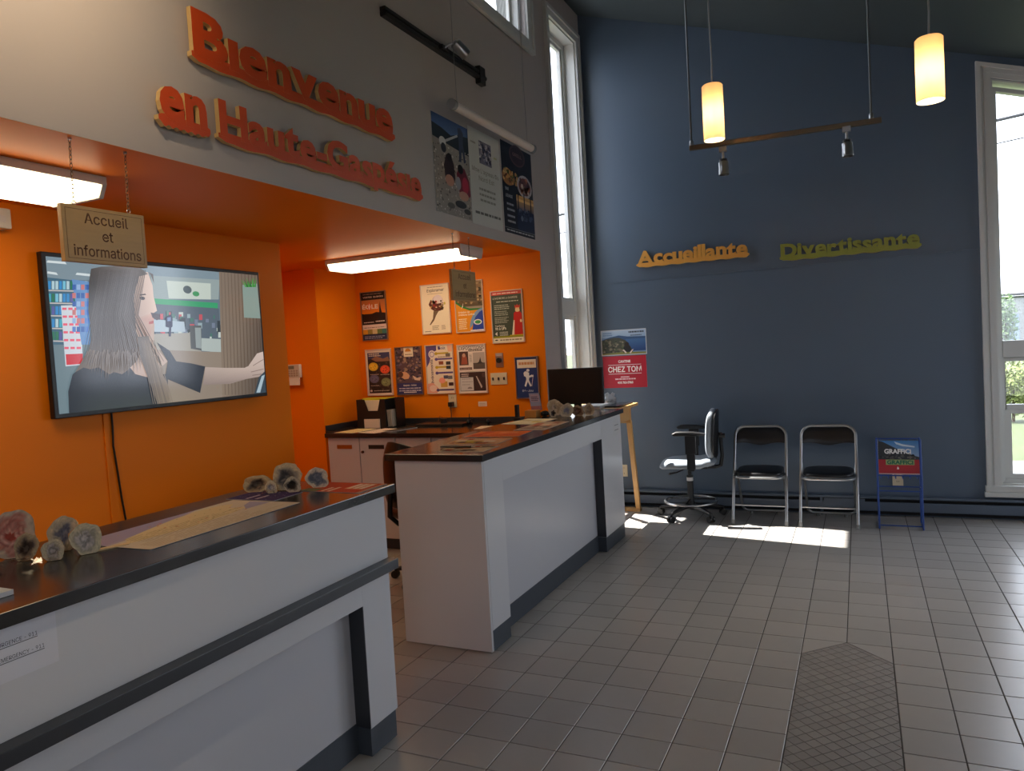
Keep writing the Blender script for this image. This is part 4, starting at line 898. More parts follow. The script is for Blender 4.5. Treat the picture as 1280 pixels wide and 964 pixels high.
def d_king(p):
    p.rect(0, 0, 1, 1, (66, 76, 64)); p.rect(0, 0.93, 1, 1, (206, 70, 60)); p.bars(0.05, 0.9, 0.952, 1, 0.035, (244, 220, 210), 0.5, 0.05); p.text('LE MONDE DE LA GASPÉSIE', 0.45, 0.85, 0.035, (206, 210, 196), 'c', 0.01, 0.82)
    p.bars(0.16, 0.9, 0.79, 1, 0.03, (206, 210, 196), 0.5, 0.05); p.bars(0.08, 0.6, 0.72, 3, 0.035, (190, 196, 184), 0.4, 0.2); p.bars(0.08, 0.58, 0.6, 3, 0.035, (176, 182, 170), 0.4, 0.2); p.bars(0.08, 0.54, 0.48, 4, 0.033, (176, 182, 170), 0.4, 0.2)
    p.text('Tarifaires', 0.08, 0.305, 0.035, (226, 228, 220), 'l', 0.01); p.text('9h à 17h', 0.08, 0.245, 0.05, (236, 238, 230), 'l', 0.02, 0.36); p.bars(0.22, 0.5, 0.19, 3, 0.03, (206, 210, 200), 0.5, 0.1); p.poly([(0.06, 0.17), (0.14, 0.21), (0.14, 0.13)], (230, 230, 226))
    p.poly([(0.66, 0.12), (0.7, 0.44), (0.72, 0.56), (0.8, 0.6), (0.9, 0.6), (0.97, 0.54), (0.98, 0.12)], (200, 34, 30)); p.poly([(0.62, 0.12), (0.7, 0.42), (0.73, 0.42), (0.7, 0.12)], (240, 226, 206)); p.ell(0.84, 0.635, 0.07, 0.045, (236, 190, 140)); p.ell(0.84, 0.61, 0.075, 0.035, (232, 206, 160)); p.poly([(0.76, 0.66), (0.76, 0.72), (0.8, 0.69), (0.84, 0.73), (0.88, 0.69), (0.93, 0.72), (0.92, 0.66)], (206, 60, 40)); p.ell(0.94, 0.4, 0.035, 0.03, (236, 196, 160))
    p.rect(0, 0.085, 1, 0.12, (150, 150, 30)); p.rect(0.55, 0.12, 1, 0.135, (190, 170, 40)); p.rect(0, 0, 1, 0.085, (240, 228, 206)); p.ell(0.1, 0.045, 0.05, 0.012, (60, 60, 50)); p.bars(0.22, 0.94, 0.03, 1, 0.05, (150, 136, 116), 0.5, 0.05)
def d_geo(p):
    p.rect(0, 0, 1, 1, (238, 222, 206)); p.rect(0.05, 0.04, 0.97, 0.94, (58, 44, 42)); p.rect(0.05, 0.8, 0.97, 0.94, (66, 70, 110)); p.bars(0.1, 0.6, 0.9, 2, 0.04, (226, 214, 200), 0.5, 0.2); p.poly([(0.2, 0.8), (0.4, 0.86), (0.7, 0.8), (0.9, 0.84), (0.97, 0.74), (0.4, 0.74)], (150, 110, 90)); p.speck(0.08, 0.06, 0.95, 0.72, 60, [(76, 60, 54), (44, 34, 34), (96, 80, 70)], 0.05)
    for u, v, c in ((0.27, 0.63, (232, 190, 60)), (0.75, 0.56, (226, 90, 56)), (0.28, 0.36, (110, 110, 140)), (0.76, 0.28, (130, 140, 100))):
        p.ell(u, v, 0.2, 0.095, c); p.ell(u, v, 0.15, 0.065, tuple(min(255, int(x * 1.08)) for x in c)); p.speck(u - 0.1, v - 0.04, u + 0.1, v + 0.04, 10, [tuple(int(x * 0.8) for x in c), tuple(min(255, int(x * 1.2)) for x in c)], 0.03)
    p.bars(0.12, 0.5, 0.45, 1, 0.03, (190, 176, 160), 0.5, 0.1); p.bars(0.55, 0.95, 0.44, 1, 0.03, (190, 176, 160), 0.5, 0.1); p.bars(0.12, 0.5, 0.2, 1, 0.03, (190, 176, 160), 0.5, 0.1); p.bars(0.24, 0.9, 0.085, 1, 0.03, (200, 186, 170), 0.5, 0.2); p.ell(0.13, 0.095, 0.05, 0.025, (216, 200, 190))
def d_museum(p):
    p.rect(0, 0, 1, 1, (96, 76, 84)); p.speck(0, 0.3, 1, 1, 150, [(140, 116, 110), (70, 56, 66), (166, 140, 120), (56, 50, 70), (110, 96, 120)], 0.06); p.rect(0.33, 0.8, 0.7, 1, (236, 220, 196)); p.ell(0.5, 0.92, 0.11, 0.06, (206, 130, 40), 14, 0, 180); p.rect(0.39, 0.91, 0.63, 0.925, (206, 130, 40)); p.bars(0.38, 0.66, 0.84, 1, 0.03, (120, 90, 60), 0.5, 0)
    p.poly([(0.06, 0.42), (0.14, 0.49), (0.4, 0.47), (0.52, 0.4), (0.46, 0.33), (0.3, 0.32)], (226, 176, 140)); p.poly([(0.62, 0.4), (0.7, 0.3), (0.9, 0.28), (0.96, 0.36), (0.8, 0.34)], (232, 200, 180)); p.ell(0.16, 0.43, 0.1, 0.06, (90, 60, 50))
    p.rect(0, 0, 1, 0.24, (56, 58, 110)); p.text('Gaspésie - Québec', 0.5, 0.175, 0.03, (240, 236, 230), 'c', 0.02, 0.52); p.bars(0.06, 0.95, 0.115, 2, 0.05, (206, 200, 214), 0.4, 0.05, 'c'); p.bars(0.25, 0.75, 0.03, 1, 0.04, (240, 236, 230), 0.5, 0.05)
def d_event(p):
    p.rect(0, 0, 1, 1, (244, 226, 206)); p.poly([(0, 1), (0.4, 1), (0.4, 0.9), (0.2, 0.84), (0.12, 0.66), (0, 0.55)], (96, 76, 130)); p.poly([(0.8, 1), (1, 1), (1, 0.86), (0.84, 0.86)], (246, 190, 160)); p.ell(0.22, 0.82, 0.13, 0.085, (240, 226, 222)); p.ell(0.22, 0.82, 0.09, 0.06, (150, 130, 160)); p.ell(0.22, 0.82, 0.07, 0.045, (240, 226, 222))
    p.text('événements', 0.235, 0.2, 0.06, (84, 60, 90), 'l', 0.02, 0.8, 0, 90); p.poly([(0, 0), (0.35, 0), (0.4, 0.1), (0.2, 0.22), (0, 0.2)], (240, 170, 150)); p.ell(0.2, 0.1, 0.14, 0.07, (246, 210, 196))
    p.text('août', 0.62, 0.915, 0.05, (96, 76, 130), 'c', 0.02, 0.24); p.rect(0.46, 0.91, 0.54, 0.98, (84, 66, 120))
    for v, c, u1 in ((0.83, (200, 170, 60), 0.85), (0.71, (110, 90, 150), 0.98), (0.54, (206, 170, 50), 0.8), (0.42, (96, 76, 140), 0.98), (0.06, (96, 76, 120), 0.98)):
        p.rect(0.38, v - 0.015, u1, v + 0.02, c); p.ell(0.38, v, 0.06, 0.032, c)
    for u, v, c in ((0.82, 0.79, (120, 110, 100)), (0.82, 0.62, (70, 60, 60)), (0.55, 0.63, (150, 80, 50)), (0.82, 0.53, (60, 60, 64)), (0.7, 0.33, (90, 90, 110)), (0.86, 0.32, (120, 120, 130)), (0.88, 0.18, (70, 40, 40)), (0.62, 0.18, (226, 170, 70))): p.rect(u - 0.08, v - 0.035, u + 0.09, v + 0.035, c)
    p.rect(0.5, 0.12, 0.75, 0.24, (222, 170, 80)); p.ell(0.56, 0.26, 0.12, 0.06, (246, 160, 140)); p.bars(0.45, 0.95, 0.75, 1, 0.03, (150, 130, 120), 0.5, 0.1)
def d_expo(p):
    p.rect(0, 0, 1, 1, (238, 222, 214)); p.text('EXPOSITIONS', 0.5, 0.905, 0.07, (60, 50, 50), 'c', 0.012, 0.94); p.rect(0.4, 0.865, 0.9, 0.9, (52, 40, 42)); p.bars(0.42, 0.88, 0.873, 1, 0.03, (226, 210, 200), 0.5, 0)
    p.rect(0.04, 0.58, 0.38, 0.87, (84, 60, 56)); p.poly([(0.1, 0.6), (0.16, 0.8), (0.24, 0.84), (0.32, 0.74), (0.34, 0.6)], (170, 90, 70)); p.ell(0.22, 0.79, 0.06, 0.04, (206, 160, 140)); p.rect(0.55, 0.49, 0.98, 0.84, (190, 176, 170)); p.rect(0.55, 0.49, 0.98, 0.62, (96, 84, 80)); p.poly([(0.66, 0.6), (0.76, 0.64), (0.82, 0.74), (0.85, 0.64), (0.94, 0.6)], (66, 58, 58)); p.rect(0.4, 0.62, 0.53, 0.82, (226, 212, 206)); p.bars(0.42, 0.52, 0.78, 6, 0.025, (150, 136, 130), 0.4, 0.2)
    p.rect(0.04, 0.48, 0.5, 0.53, (84, 50, 48)); p.bars(0.06, 0.48, 0.495, 1, 0.03, (214, 190, 180), 0.5, 0); p.rect(0.03, 0.44, 0.98, 0.445, (120, 100, 96))
    p.rect(0.03, 0.03, 0.97, 0.43, (66, 46, 46)); p.rect(0.04, 0.04, 0.52, 0.32, (214, 206, 206)); p.bars(0.08, 0.46, 0.38, 2, 0.04, (226, 206, 200), 0.5, 0.3); p.bars(0.1, 0.5, 0.28, 3, 0.06, (176, 166, 166), 0.3, 0.5); p.ell(0.38, 0.08, 0.09, 0.04, (150, 140, 140), 12, 0, 180); p.poly([(0.62, 0.34), (0.66, 0.34), (0.84, 0.12), (0.8, 0.08)], (200, 186, 180)); p.ell(0.9, 0.36, 0.06, 0.05, (90, 66, 64))
def d_hike(p):
    p.rect(0, 0, 1, 1, (40, 62, 120)); p.rect(0.06, 0.74, 0.94, 0.95, (240, 226, 206)); p.bars(0.14, 0.86, 0.82, 1, 0.13, (214, 150, 100), 0.5, 0.0)
    W_ = (236, 240, 246); p.ell(0.55, 0.68, 0.075, 0.035, W_)
    p.poly([(0.42, 0.66), (0.5, 0.65), (0.6, 0.62), (0.6, 0.54), (0.72, 0.57), (0.8, 0.55), (0.8, 0.52), (0.6, 0.5), (0.58, 0.44), (0.68, 0.3), (0.62, 0.27), (0.52, 0.4), (0.42, 0.27), (0.36, 0.3), (0.46, 0.46), (0.44, 0.52), (0.36, 0.54), (0.34, 0.62)], W_); p.poly([(0.78, 0.57), (0.8, 0.57), (0.7, 0.28), (0.68, 0.28)], W_)
    p.text('Ré-Jou', 0.5, 0.15, 0.05, (206, 216, 236), 'c', 0.015, 0.5)
poster('poster of a wind turbine tour at sunset, upper left of the rows', -4.144, -3.866, 1.732, 2.178, d_eole)
poster('cream poster with a drawing of sea creatures in a bulb', -3.496, -3.206, 1.753, 2.186, d_explo, M_FRAMEW)
poster('orange and blue poster partly hidden by the hanging wooden sign', -3.155, -2.878, 1.744, 2.186, d_blue, M_FRAMEW)
poster('dark green poster with a red-robed figure', -2.81, -2.515, 1.634, 2.074, d_king, M_FRAMEW)
poster('dark poster with four coloured agate ovals', -4.128, -3.85, 1.224, 1.651, d_geo, M_FRAMEW)
poster('purple-brown museum poster with reclining figures', -3.806, -3.526, 1.222, 1.656, d_museum)
poster('cream and purple events programme poster', -3.485, -3.203, 1.224, 1.656, d_event, M_FRAMEW)
poster('black and white exhibitions poster', -3.164, -2.886, 1.219, 1.642, d_expo, M_FRAMEW)
poster('blue hiking trail sign with a white walker', -2.618, -2.408, 1.16, 1.51, d_hike, M_STEEL)

# far wall papers
def sheet(name, label, cat, M, w, h, draw, thick=0.002, material=None):
    t = thing(name, label, cat, M.translation); mb = MB(); mb.prism([M @ Vector(c) for c in ((0, 0, 0.0004), (w, 0, 0.0004), (w, h, 0.0004), (0, h, 0.0004))], M.to_3x3() @ Vector((0, 0, thick))); mb.build('sheet', M_WHITE, t)
    p = Print(w, h, 6e-5); draw(p); M2 = M.copy(); M2.translation = M.translation + M.to_3x3() @ Vector((0, 0, thick + 0.0005)); p.build('print', material or PAPER, t, M2); return t
def d_cliff(p):
    p.rect(0, 0, 1, 1, (200, 206, 210)); p.rect(0.015, 0.03, 0.985, 0.97, (120, 150, 186)); p.vgrad(0.015, 0.7, 0.985, 0.97, (150, 176, 206), (176, 196, 216)); p.poly([(0.015, 0.62), (0.2, 0.72), (0.4, 0.78), (0.6, 0.72), (0.985, 0.7), (0.985, 0.2), (0.015, 0.2)], (60, 90, 130)); p.vgrad(0.55, 0.15, 0.985, 0.62, (40, 70, 120), (70, 110, 160))
    p.poly([(0.015, 0.03), (0.015, 0.6), (0.15, 0.66), (0.3, 0.7), (0.42, 0.68), (0.56, 0.56), (0.66, 0.3), (0.72, 0.03)], (70, 74, 64)); p.speck(0.05, 0.08, 0.5, 0.6, 60, [(110, 106, 90), (50, 56, 48), (140, 130, 110), (84, 96, 70)], 0.03)
    p.poly([(0.015, 0.03), (0.985, 0.03), (0.985, 0.1), (0.5, 0.12), (0.015, 0.08)], (130, 130, 70))
    p.poly([(0.48, 0.1), (0.5, 0.3), (0.56, 0.42), (0.64, 0.34), (0.68, 0.12)], (40, 40, 44)); p.ell(0.57, 0.42, 0.05, 0.09, (50, 40, 36)); p.poly([(0.47, 0.2), (0.5, 0.22), (0.56, 0.1), (0.54, 0.06)], (226, 210, 200)); p.poly([(0.72, 0.22), (0.68, 0.2), (0.62, 0.08), (0.65, 0.06)], (226, 210, 200))
    p.bars(0.62, 0.95, 0.86, 1, 0.1, (60, 66, 76), 0.6, 0); p.bars(0.66, 0.9, 0.74, 1, 0.08, (90, 100, 120), 0.5, 0); p.bars(0.05, 0.28, 0.86, 2, 0.08, (110, 140, 180), 0.5, 0.2)
def d_tom(p):
    p.rect(0, 0, 1, 1, (176, 36, 56)); Wt = (240, 236, 236); p.text('CANTINE', 0.5, 0.79, 0.075, Wt, 'c', 0.03, 0.28); p.rect(0.12, 0.715, 0.88, 0.728, Wt); p.text('CHEZ TOM', 0.5, 0.5, 0.165, Wt, 'c', 0.026, 0.77); p.rect(0.12, 0.435, 0.88, 0.448, Wt)
    p.bars(0.4, 0.6, 0.32, 1, 0.07, (230, 196, 200), 0.5, 0.0); p.bars(0.27, 0.74, 0.255, 1, 0.08, (230, 196, 200), 0.5, 0.0); p.text('418 763-5960', 0.5, 0.13, 0.07, Wt, 'c', 0.03, 0.36)
sheet('poster', 'landscape poster of a sea cliff above the red sign', 'poster', on_far(-2.27, 1.462), 0.447, 0.244, d_cliff)
sheet('sign', 'red canteen sign with white lettering on the blue wall', 'sign', on_far(-2.262, 1.148), 0.428, 0.306, d_tom)

# ================================================================== wall plates and small fittings
M_IVORY = mat('ivory plastic', rgb(214, 200, 170), 0.4)
def plate_far(name, label, cat, x0, x1, z0, z1, y, slots, toggles=0, m=None, group=None):
    t = thing(name, label, cat, ((x0 + x1) / 2, y, z0), group=group)
    MB().box(x0, x1, y - 0.007, y - 0.0004, z0, z1).build('plate', m or M_IVORY, t, bevel=0.002)
    for i in range(toggles):
        c = x0 + (x1 - x0) * (i + 0.5) / toggles; MB().box(c - 0.005, c + 0.005, y - 0.018, y - 0.0071, (z0 + z1) / 2 - 0.012, (z0 + z1) / 2 + 0.012).build('switch_toggle', M_BLACK, t)
    for zz in slots:
        c = (x0 + x1) / 2; MB().box(c - 0.017, c + 0.017, y - 0.009, y - 0.0071, zz - 0.014, zz + 0.014).build('socket', m or M_IVORY, t, bevel=0.002); MB().box(c - 0.009, c - 0.006, y - 0.0097, y - 0.0091, zz - 0.006, zz + 0.007).box(c + 0.006, c + 0.009, y - 0.0097, y - 0.0091, zz - 0.006, zz + 0.007).build('slot', M_BLACK, t)
    return t
plate_far('light_switch', 'ivory triple light switch on the orange wall', 'light switch', -2.855, -2.70, 1.285, 1.385, 5.685, (), 3)
t = plate_far('key_switch', 'steel key switch plate above the light switches', 'switch', -2.797, -2.727, 1.432, 1.552, 5.685, (), 0, M_STEEL)
MB().cyl((-2.762, 5.6775, 1.49), (-2.762, 5.66, 1.49), 0.022, 16).build('key_barrel', M_BLACK, t, smooth=40); MB().box(-2.79, -2.735, 5.677, 5.6778, 1.527, 1.543).build('legend', M_WHITE, t)
plate_far('wall_outlet', 'ivory outlet with a black plug on the orange wall', 'outlet', -3.278, -3.2, 1.10, 1.215, 5.685, (1.185, 1.13), 0)
t = thing('power_adapter', 'black power adapter and cord plugged into the orange wall', 'adapter', (-3.242, 5.65, 1.11)); MB().box(-3.262, -3.222, 5.63, 5.6745, 1.11, 1.15).build('plug', M_BLACK, t, bevel=0.005)
MB().tube([(-3.242, 5.645, 1.112), (-3.238, 5.64, 1.05), (-3.235, 5.63, 0.99), (-3.236, 5.615, 0.972), (-3.25, 5.60, 0.970)], 0.004, 6).build('cord', M_BLACK, t, smooth=60)
p = Print(0.083, 0.042); p.rect(0, 0, 1, 1, (240, 214, 200)); p.bars(0.12, 0.9, 0.55, 2, 0.3, (200, 150, 130), 0.4, 0.1)
tag(p.build('label_sticker', PAPER, None, on_far(-2.99, 1.103, 5.6845)), 'small white label stuck on the orange wall', 'label')
plate_far('wall_outlet', 'ivory outlet on the blue wall behind the newspaper rack', 'outlet', 0.215, 0.295, 0.255, 0.375, YF, (0.34, 0.29))
plate_far('wall_outlet', 'ivory outlet low on the blue wall beside the counter end', 'outlet', -2.15, -2.07, 0.285, 0.40, YF, (0.37, 0.315))
# alarm keypad
t = thing('alarm_keypad', 'white alarm keypad on the orange wall by the television', 'keypad', (-4.5, 5.12, 1.375))
MB().box(-4.60, -4.405, 5.085, 5.1195, 1.44, 1.555).build('housing', M_TRIM, t, bevel=0.006)
MB().prism([(-4.59, 5.086, 1.44), (-4.41, 5.086, 1.44), (-4.395, 5.06, 1.375), (-4.585, 5.06, 1.375)], (0, 0.008, 0)).build('flip_cover', M_TRIM, t)
MB().box(-4.58, -4.46, 5.083, 5.0849, 1.515, 1.543).build('display', mat('keypad display', rgb(120, 130, 120), 0.3), t)
for r_ in range(3):
    for c_ in range(6): MB().box(-4.585 + c_ * 0.029, -4.566 + c_ * 0.029, 5.081, 5.0849, 1.452 + r_ * 0.02, 1.466 + r_ * 0.02).build('key', mat('grey key', rgb(170, 160, 150), 0.5), t)

# ================================================================== baseboard heater along the blue wall
t = thing('baseboard_heater', 'long slate baseboard heater along the blue wall', 'heater', (0.2, 6.92, 0)); M_HT = mat('heater enamel', rgb(84, 96, 112), 0.4)
MB().box(-2.3, XR - 0.1, 6.89, 6.949, 0.148, 0.168).build('top_lip', M_HT, t, bevel=0.004)
MB().box(-2.3, XR - 0.1, 6.888, 6.9, 0.045, 0.122).build('front_panel', M_HT, t, bevel=0.003)
MB().box(-2.3, XR - 0.1, 6.93, 6.949, 0.012, 0.148).build('back_plate', mat('heater dark inside', rgb(14, 15, 18), 0.7), t)
for x in (-2.3, -0.35, 1.6, XR - 0.12): MB().box(x, x + 0.02, 6.885, 6.949, 0.0, 0.16).build('bracket', M_HT, t)
MB().box(-0.32, 0.0, 6.8855, 6.8885, 0.05, 0.145).build('joint_cover', M_HT, t)
# ================================================================== folding chairs
M_CHR = mat('grey chair tube', rgb(168, 170, 172), 0.3, 0.85)
M_VINYL = mat('black vinyl', rgb(24, 24, 27), 0.36, bump=0.03, scale=60)
M_RUB = mat('grey rubber', rgb(120, 120, 118), 0.7)
def arc(c, r, a0, a1, n, ax, ay):
    c = Vector(c); ax = Vector(ax); ay = Vector(ay)
    return [c + (ax * math.cos(R(a0 + (a1 - a0) * i / n)) + ay * math.sin(R(a0 + (a1 - a0) * i / n))) * r for i in range(n + 1)]
def folding_chair(label, x, y, rz):
    t = thing('folding_chair', label, 'chair', (x, y, 0), rz, 'folding chairs along the blue wall', local=True)
    # local: front is -y, front feet at y = 0; the main frame leans back
    sl = Vector((0, 0.34, 0.79)).normalized(); w = 0.213; L = 0.86
    top = sl * L
    rc = 0.085
    pts = [Vector((-w, 0, 0.012)), Vector((-w, 0, 0)) + sl * 0.35]
    pts += arc(Vector((-w + rc + 0.004, 0, 0)) + sl * (L - rc), rc, 180, 90, 6, (1, 0, 0), sl)
    pts += arc(Vector((w - rc - 0.004, 0, 0)) + sl * (L - rc), rc, 90, 0, 6, (1, 0, 0), sl)
    pts += [Vector((w, 0, 0)) + sl * 0.35, Vector((w, 0, 0.012))]
    MB().tube(pts, 0.0115, 10).build('main_frame', M_CHR, t, smooth=60)
    for s in (-1, 1): MB().cyl((s * w, 0.0, 0.0), (s * w, 0.012, 0.035), 0.015, 12).build('foot', M_RUB, t, smooth=40)
    wr = 0.188; a = Vector((0, 0.19, 0.40)); b = Vector((0, 0.43, 0.03)); d = (b - a).normalized(); q = Vector((1, 0, 0))
    pts = [a + Vector((-wr, 0, 0))] + arc(b + Vector((-wr + 0.05, 0, 0)) - d * 0.05, 0.05, 180, 270, 5, q, -d) + arc(b + Vector((wr - 0.05, 0, 0)) - d * 0.05, 0.05, 270, 360, 5, q, -d) + [a + Vector((wr, 0, 0))]
    MB().tube(pts, 0.0105, 10).build('rear_leg', M_CHR, t, smooth=60)
    for s in (-1, 1): MB().cyl((s * 0.11, 0.43, 0.0), (s * 0.11, 0.43, 0.022), 0.014, 10).build('foot', M_RUB, t)
    c = sl * 0.165; MB().cyl(c + Vector((-w, 0, 0)), c + Vector((w, 0, 0)), 0.008, 8).build('front_stretcher', M_CHR, t, smooth=60)
    # seat
    n = 28; out = []
    for i in range(n):
        a_ = 2 * math.pi * i / n; ex = 0.55
        out.append((0.193 * math.copysign(abs(math.cos(a_)) ** ex, math.cos(a_)), 0.215 + 0.175 * math.copysign(abs(math.sin(a_)) ** ex, math.sin(a_))))
    def zs(yy): return 0.405 + 0.04 * (yy - 0.2)
    mb = MB(); ring = lambda k, dz: [(u * k, 0.215 + (v - 0.215) * k, zs(v) + dz) for u, v in out]
    vs = ring(0.97, 0.0) + ring(1.0, 0.008) + ring(1.0, 0.02) + ring(0.95, 0.03) + ring(0.75, 0.036) + [(0, 0.215, zs(0.215) + 0.038), (0, 0.215, zs(0.215))]
    fs = [(k * n + i, k * n + (i + 1) % n, (k + 1) * n + (i + 1) % n, (k + 1) * n + i) for k in range(4) for i in range(n)] + [(4 * n + i, 4 * n + (i + 1) % n, 5 * n) for i in range(n)] + [((i + 1) % n, i, 5 * n + 1) for i in range(n)]
    mb.add(vs, fs); mb.build('seat', M_VINYL, t, smooth=50)
    pts = [(-0.195, 0.30, 0.40)] + [Vector((0, 0.10, 0.39)) + p for p in arc((-0.12, 0, 0), 0.075, 180, 270, 5, (1, 0, 0), (0, 1, 0))] + [Vector((0, 0.10, 0.39)) + p for p in arc((0.12, 0, 0), 0.075, 270, 360, 5, (1, 0, 0), (0, 1, 0))] + [(0.195, 0.30, 0.40)]
    MB().tube(pts, 0.0105, 10).build('seat_frame', M_CHR, t, smooth=60)
    # curved padded back
    mb = MB(); nx, nz = 14, 6; nrm = Vector((0, sl.z, -sl.y)); vs = []
    for sgn in (1, -1):
        for j in range(nz + 1):
            for i in range(nx + 1):
                u = -1 + 2 * i / nx; v = j / nz
                lo = L - 0.155 - 0.010 * math.cos(u * math.pi * 1.5) ; hi = L - 0.012 - 0.075 * max(0, (abs(u) - 0.62) / 0.38) ** 2.2
                s_ = lo + (hi - lo) * v; edge = min(1, (1 - abs(u)) * 6, v * 5, (1 - v) * 5); th = 0.004 + 0.010 * max(0, edge) ** 0.5
                p = Vector((u * (w - 0.006), 0, 0)) + sl * s_ + nrm * (0.02 * (1 - u * u)) * 1.0 - nrm * th * sgn
                vs.append(p)
    m_ = (nx + 1) * (nz + 1); f = []
    for j in range(nz):
        for i in range(nx):
            k = j * (nx + 1) + i; f += [(k, k + 1, k + nx + 2, k + nx + 1), (m_ + k, m_ + k + nx + 1, m_ + k + nx + 2, m_ + k + 1)]
    for i in range(nx): f += [(i, m_ + i, m_ + i + 1, i + 1), (nz * (nx + 1) + i, nz * (nx + 1) + i + 1, m_ + nz * (nx + 1) + i + 1, m_ + nz * (nx + 1) + i)]
    for j in range(nz): f += [(j * (nx + 1), (j + 1) * (nx + 1), m_ + (j + 1) * (nx + 1), m_ + j * (nx + 1)), (j * (nx + 1) + nx, m_ + j * (nx + 1) + nx, m_ + (j + 1) * (nx + 1) + nx, (j + 1) * (nx + 1) + nx)]
    mb.add(vs, f); mb.build('backrest', M_VINYL, t, smooth=60)
    for s in (-1, 1): MB().tube([Vector((s * 0.198, 0.17, 0.41)), Vector((s * 0.2, 0.2, 0.46)), Vector((s * 0.205, 0.0, 0)) + sl * 0.56], 0.005, 6).build('side_brace', M_CHR, t)
    return t
folding_chair('black folding chair with grey tube frame next to the drafting stool', -0.80, 6.40, 0.0)
folding_chair('black folding chair with grey tube frame next to the newspaper rack', -0.267, 6.395, -0.02)

# ================================================================== drafting stool
M_FAB = mat('grey upholstery', rgb(134, 142, 150), 0.85, var=0.08, scale=120, bump=0.05)
t = thing('drafting_stool', 'grey upholstered drafting stool with arms, foot ring and casters', 'office chair', (-1.40, 6.60, 0), R(8), local=True)
# local: the sitter faces -x
hub = 0.085
for k in range(5):
    a = R(72 * k + 20); d = Vector((math.cos(a), math.sin(a), 0))
    MB().tube([d * 0.03 + Vector((0, 0, 0.105)), d * 0.15 + Vector((0, 0, 0.095)), d * 0.285 + Vector((0, 0, 0.07))], [0.026, 0.021, 0.015], 8).build('base_arm', M_BLACK, t, smooth=60)
    c = d * 0.285; n_ = Vector((-d.y, d.x, 0))
    cs = MB(); cs.cyl(c + Vector((0, 0, 0.07)), c + Vector((0, 0, 0.045)), 0.008, 8); cs.cyl(c + Vector((0, 0, 0.05)) + n_ * 0.006, c + Vector((0, 0, 0.05)) - n_ * 0.006, 0.02, 10)
    cc = cs.build('caster', M_BLACK, t, smooth=50)
    for s in (-1, 1): MB().cyl(c + n_ * s * 0.008 + Vector((0, 0, 0.028)), c + n_ * s * 0.026 + Vector((0, 0, 0.028)), 0.028, 14).build('wheel', M_BLACK, cc, smooth=50)
MB().lathe([(0.038, 0.07), (0.042, 0.12), (0.032, 0.14), (0.027, 0.15), (0.027, 0.36), (0.03, 0.362), (0.03, 0.37), (0.016, 0.372), (0.016, 0.45)], 18).build('gas_column', M_BLACK, t, smooth=40)
MB().lathe([(0.0285, 0.325), (0.0285, 0.355)], 18).build('column_label', M_WHITE, t, smooth=40)
MB().tube([(0.225 * math.cos(R(a)), 0.225 * math.sin(R(a)), 0.145) for a in range(0, 360, 10)], 0.010, 8, True).build('foot_ring', M_STEEL, t, smooth=60)
for a in (20, 140, 260): MB().cyl((0.03 * math.cos(R(a)), 0.03 * math.sin(R(a)), 0.16), (0.22 * math.cos(R(a)), 0.22 * math.sin(R(a)), 0.146), 0.007, 8).build('ring_spoke', M_BLACK, t)
MB().box(-0.11, 0.16, -0.09, 0.09, 0.44, 0.462).box(0.13, 0.235, -0.03, 0.03, 0.435, 0.455).build('seat_plate', M_BLACK, t, bevel=0.005)
MB().tube([(-0.05, -0.08, 0.435), (-0.1, -0.16, 0.425), (-0.16, -0.2, 0.418)], [0.006, 0.006, 0.011], 8).build('height_lever', M_BLACK, t, smooth=60)
# seat cushion: rounded slab with a waterfall front
mb = MB(); n = 32; rows = []
for k, dz in ((0.93, 0.0), (1.0, 0.018), (1.0, 0.036), (0.93, 0.055), (0.75, 0.062), (0.4, 0.058)):
    ring = []
    for i in range(n):
        a = 2 * math.pi * i / n; x = 0.245 * math.copysign(abs(math.cos(a)) ** 0.7, math.cos(a)) * k; y = 0.235 * math.copysign(abs(math.sin(a)) ** 0.7, math.sin(a)) * k
        ring.append((x - 0.01, y, 0.462 + dz - (0.03 * max(0, -(x + 0.12) / 0.13) ** 2 if x < -0.12 else 0) + (0.012 if x > 0.15 else 0)))
    rows.append(ring)
vs = [p for r_ in rows for p in r_] + [(-0.01, 0, 0.518), (-0.01, 0, 0.462)]; K = len(rows)
mb.add(vs, [(k * n + i, k * n + (i + 1) % n, (k + 1) * n + (i + 1) % n, (k + 1) * n + i) for k in range(K - 1) for i in range(n)] + [((K - 1) * n + i, (K - 1) * n + (i + 1) % n, K * n) for i in range(n)] + [((i + 1) % n, i, K * n + 1) for i in range(n)])
mb.build('seat', M_FAB, t, smooth=60)
# backrest
def back_shell(x_in, th, m, nm, k=1.0):
    mb = MB(); n = 28; rows = []
    for kk, dx in ((0.90, 0.0), (1.0, th * 0.3), (1.0, th * 0.7), (0.90, th)):
        ring = []
        for i in range(n):
            a = 2 * math.pi * i / n; y = 0.195 * k * kk * math.copysign(abs(math.cos(a)) ** 0.6, math.cos(a)); z = 0.745 + 0.215 * k * kk * math.copysign(abs(math.sin(a)) ** 0.6, math.sin(a))
            ring.append((x_in + dx - 0.25 * y * y * 4 + (z - 0.745) * 0.06, y, z))
        rows.append(ring)
    vs = [p for r_ in rows for p in r_] + [(x_in, 0, 0.745), (x_in + th, 0, 0.745)]; K = 4
    mb.add(vs, [(q_ * n + i, q_ * n + (i + 1) % n, (q_ + 1) * n + (i + 1) % n, (q_ + 1) * n + i) for q_ in range(3) for i in range(n)] + [((i + 1) % n, i, K * n) for i in range(n)] + [(3 * n + i, 3 * n + (i + 1) % n, K * n + 1) for i in range(n)])
    return mb.build(nm, m, t, smooth=60)
back_shell(0.185, 0.055, M_FAB, 'backrest'); back_shell(0.242, 0.02, M_BLACK, 'back_shell', 0.97)
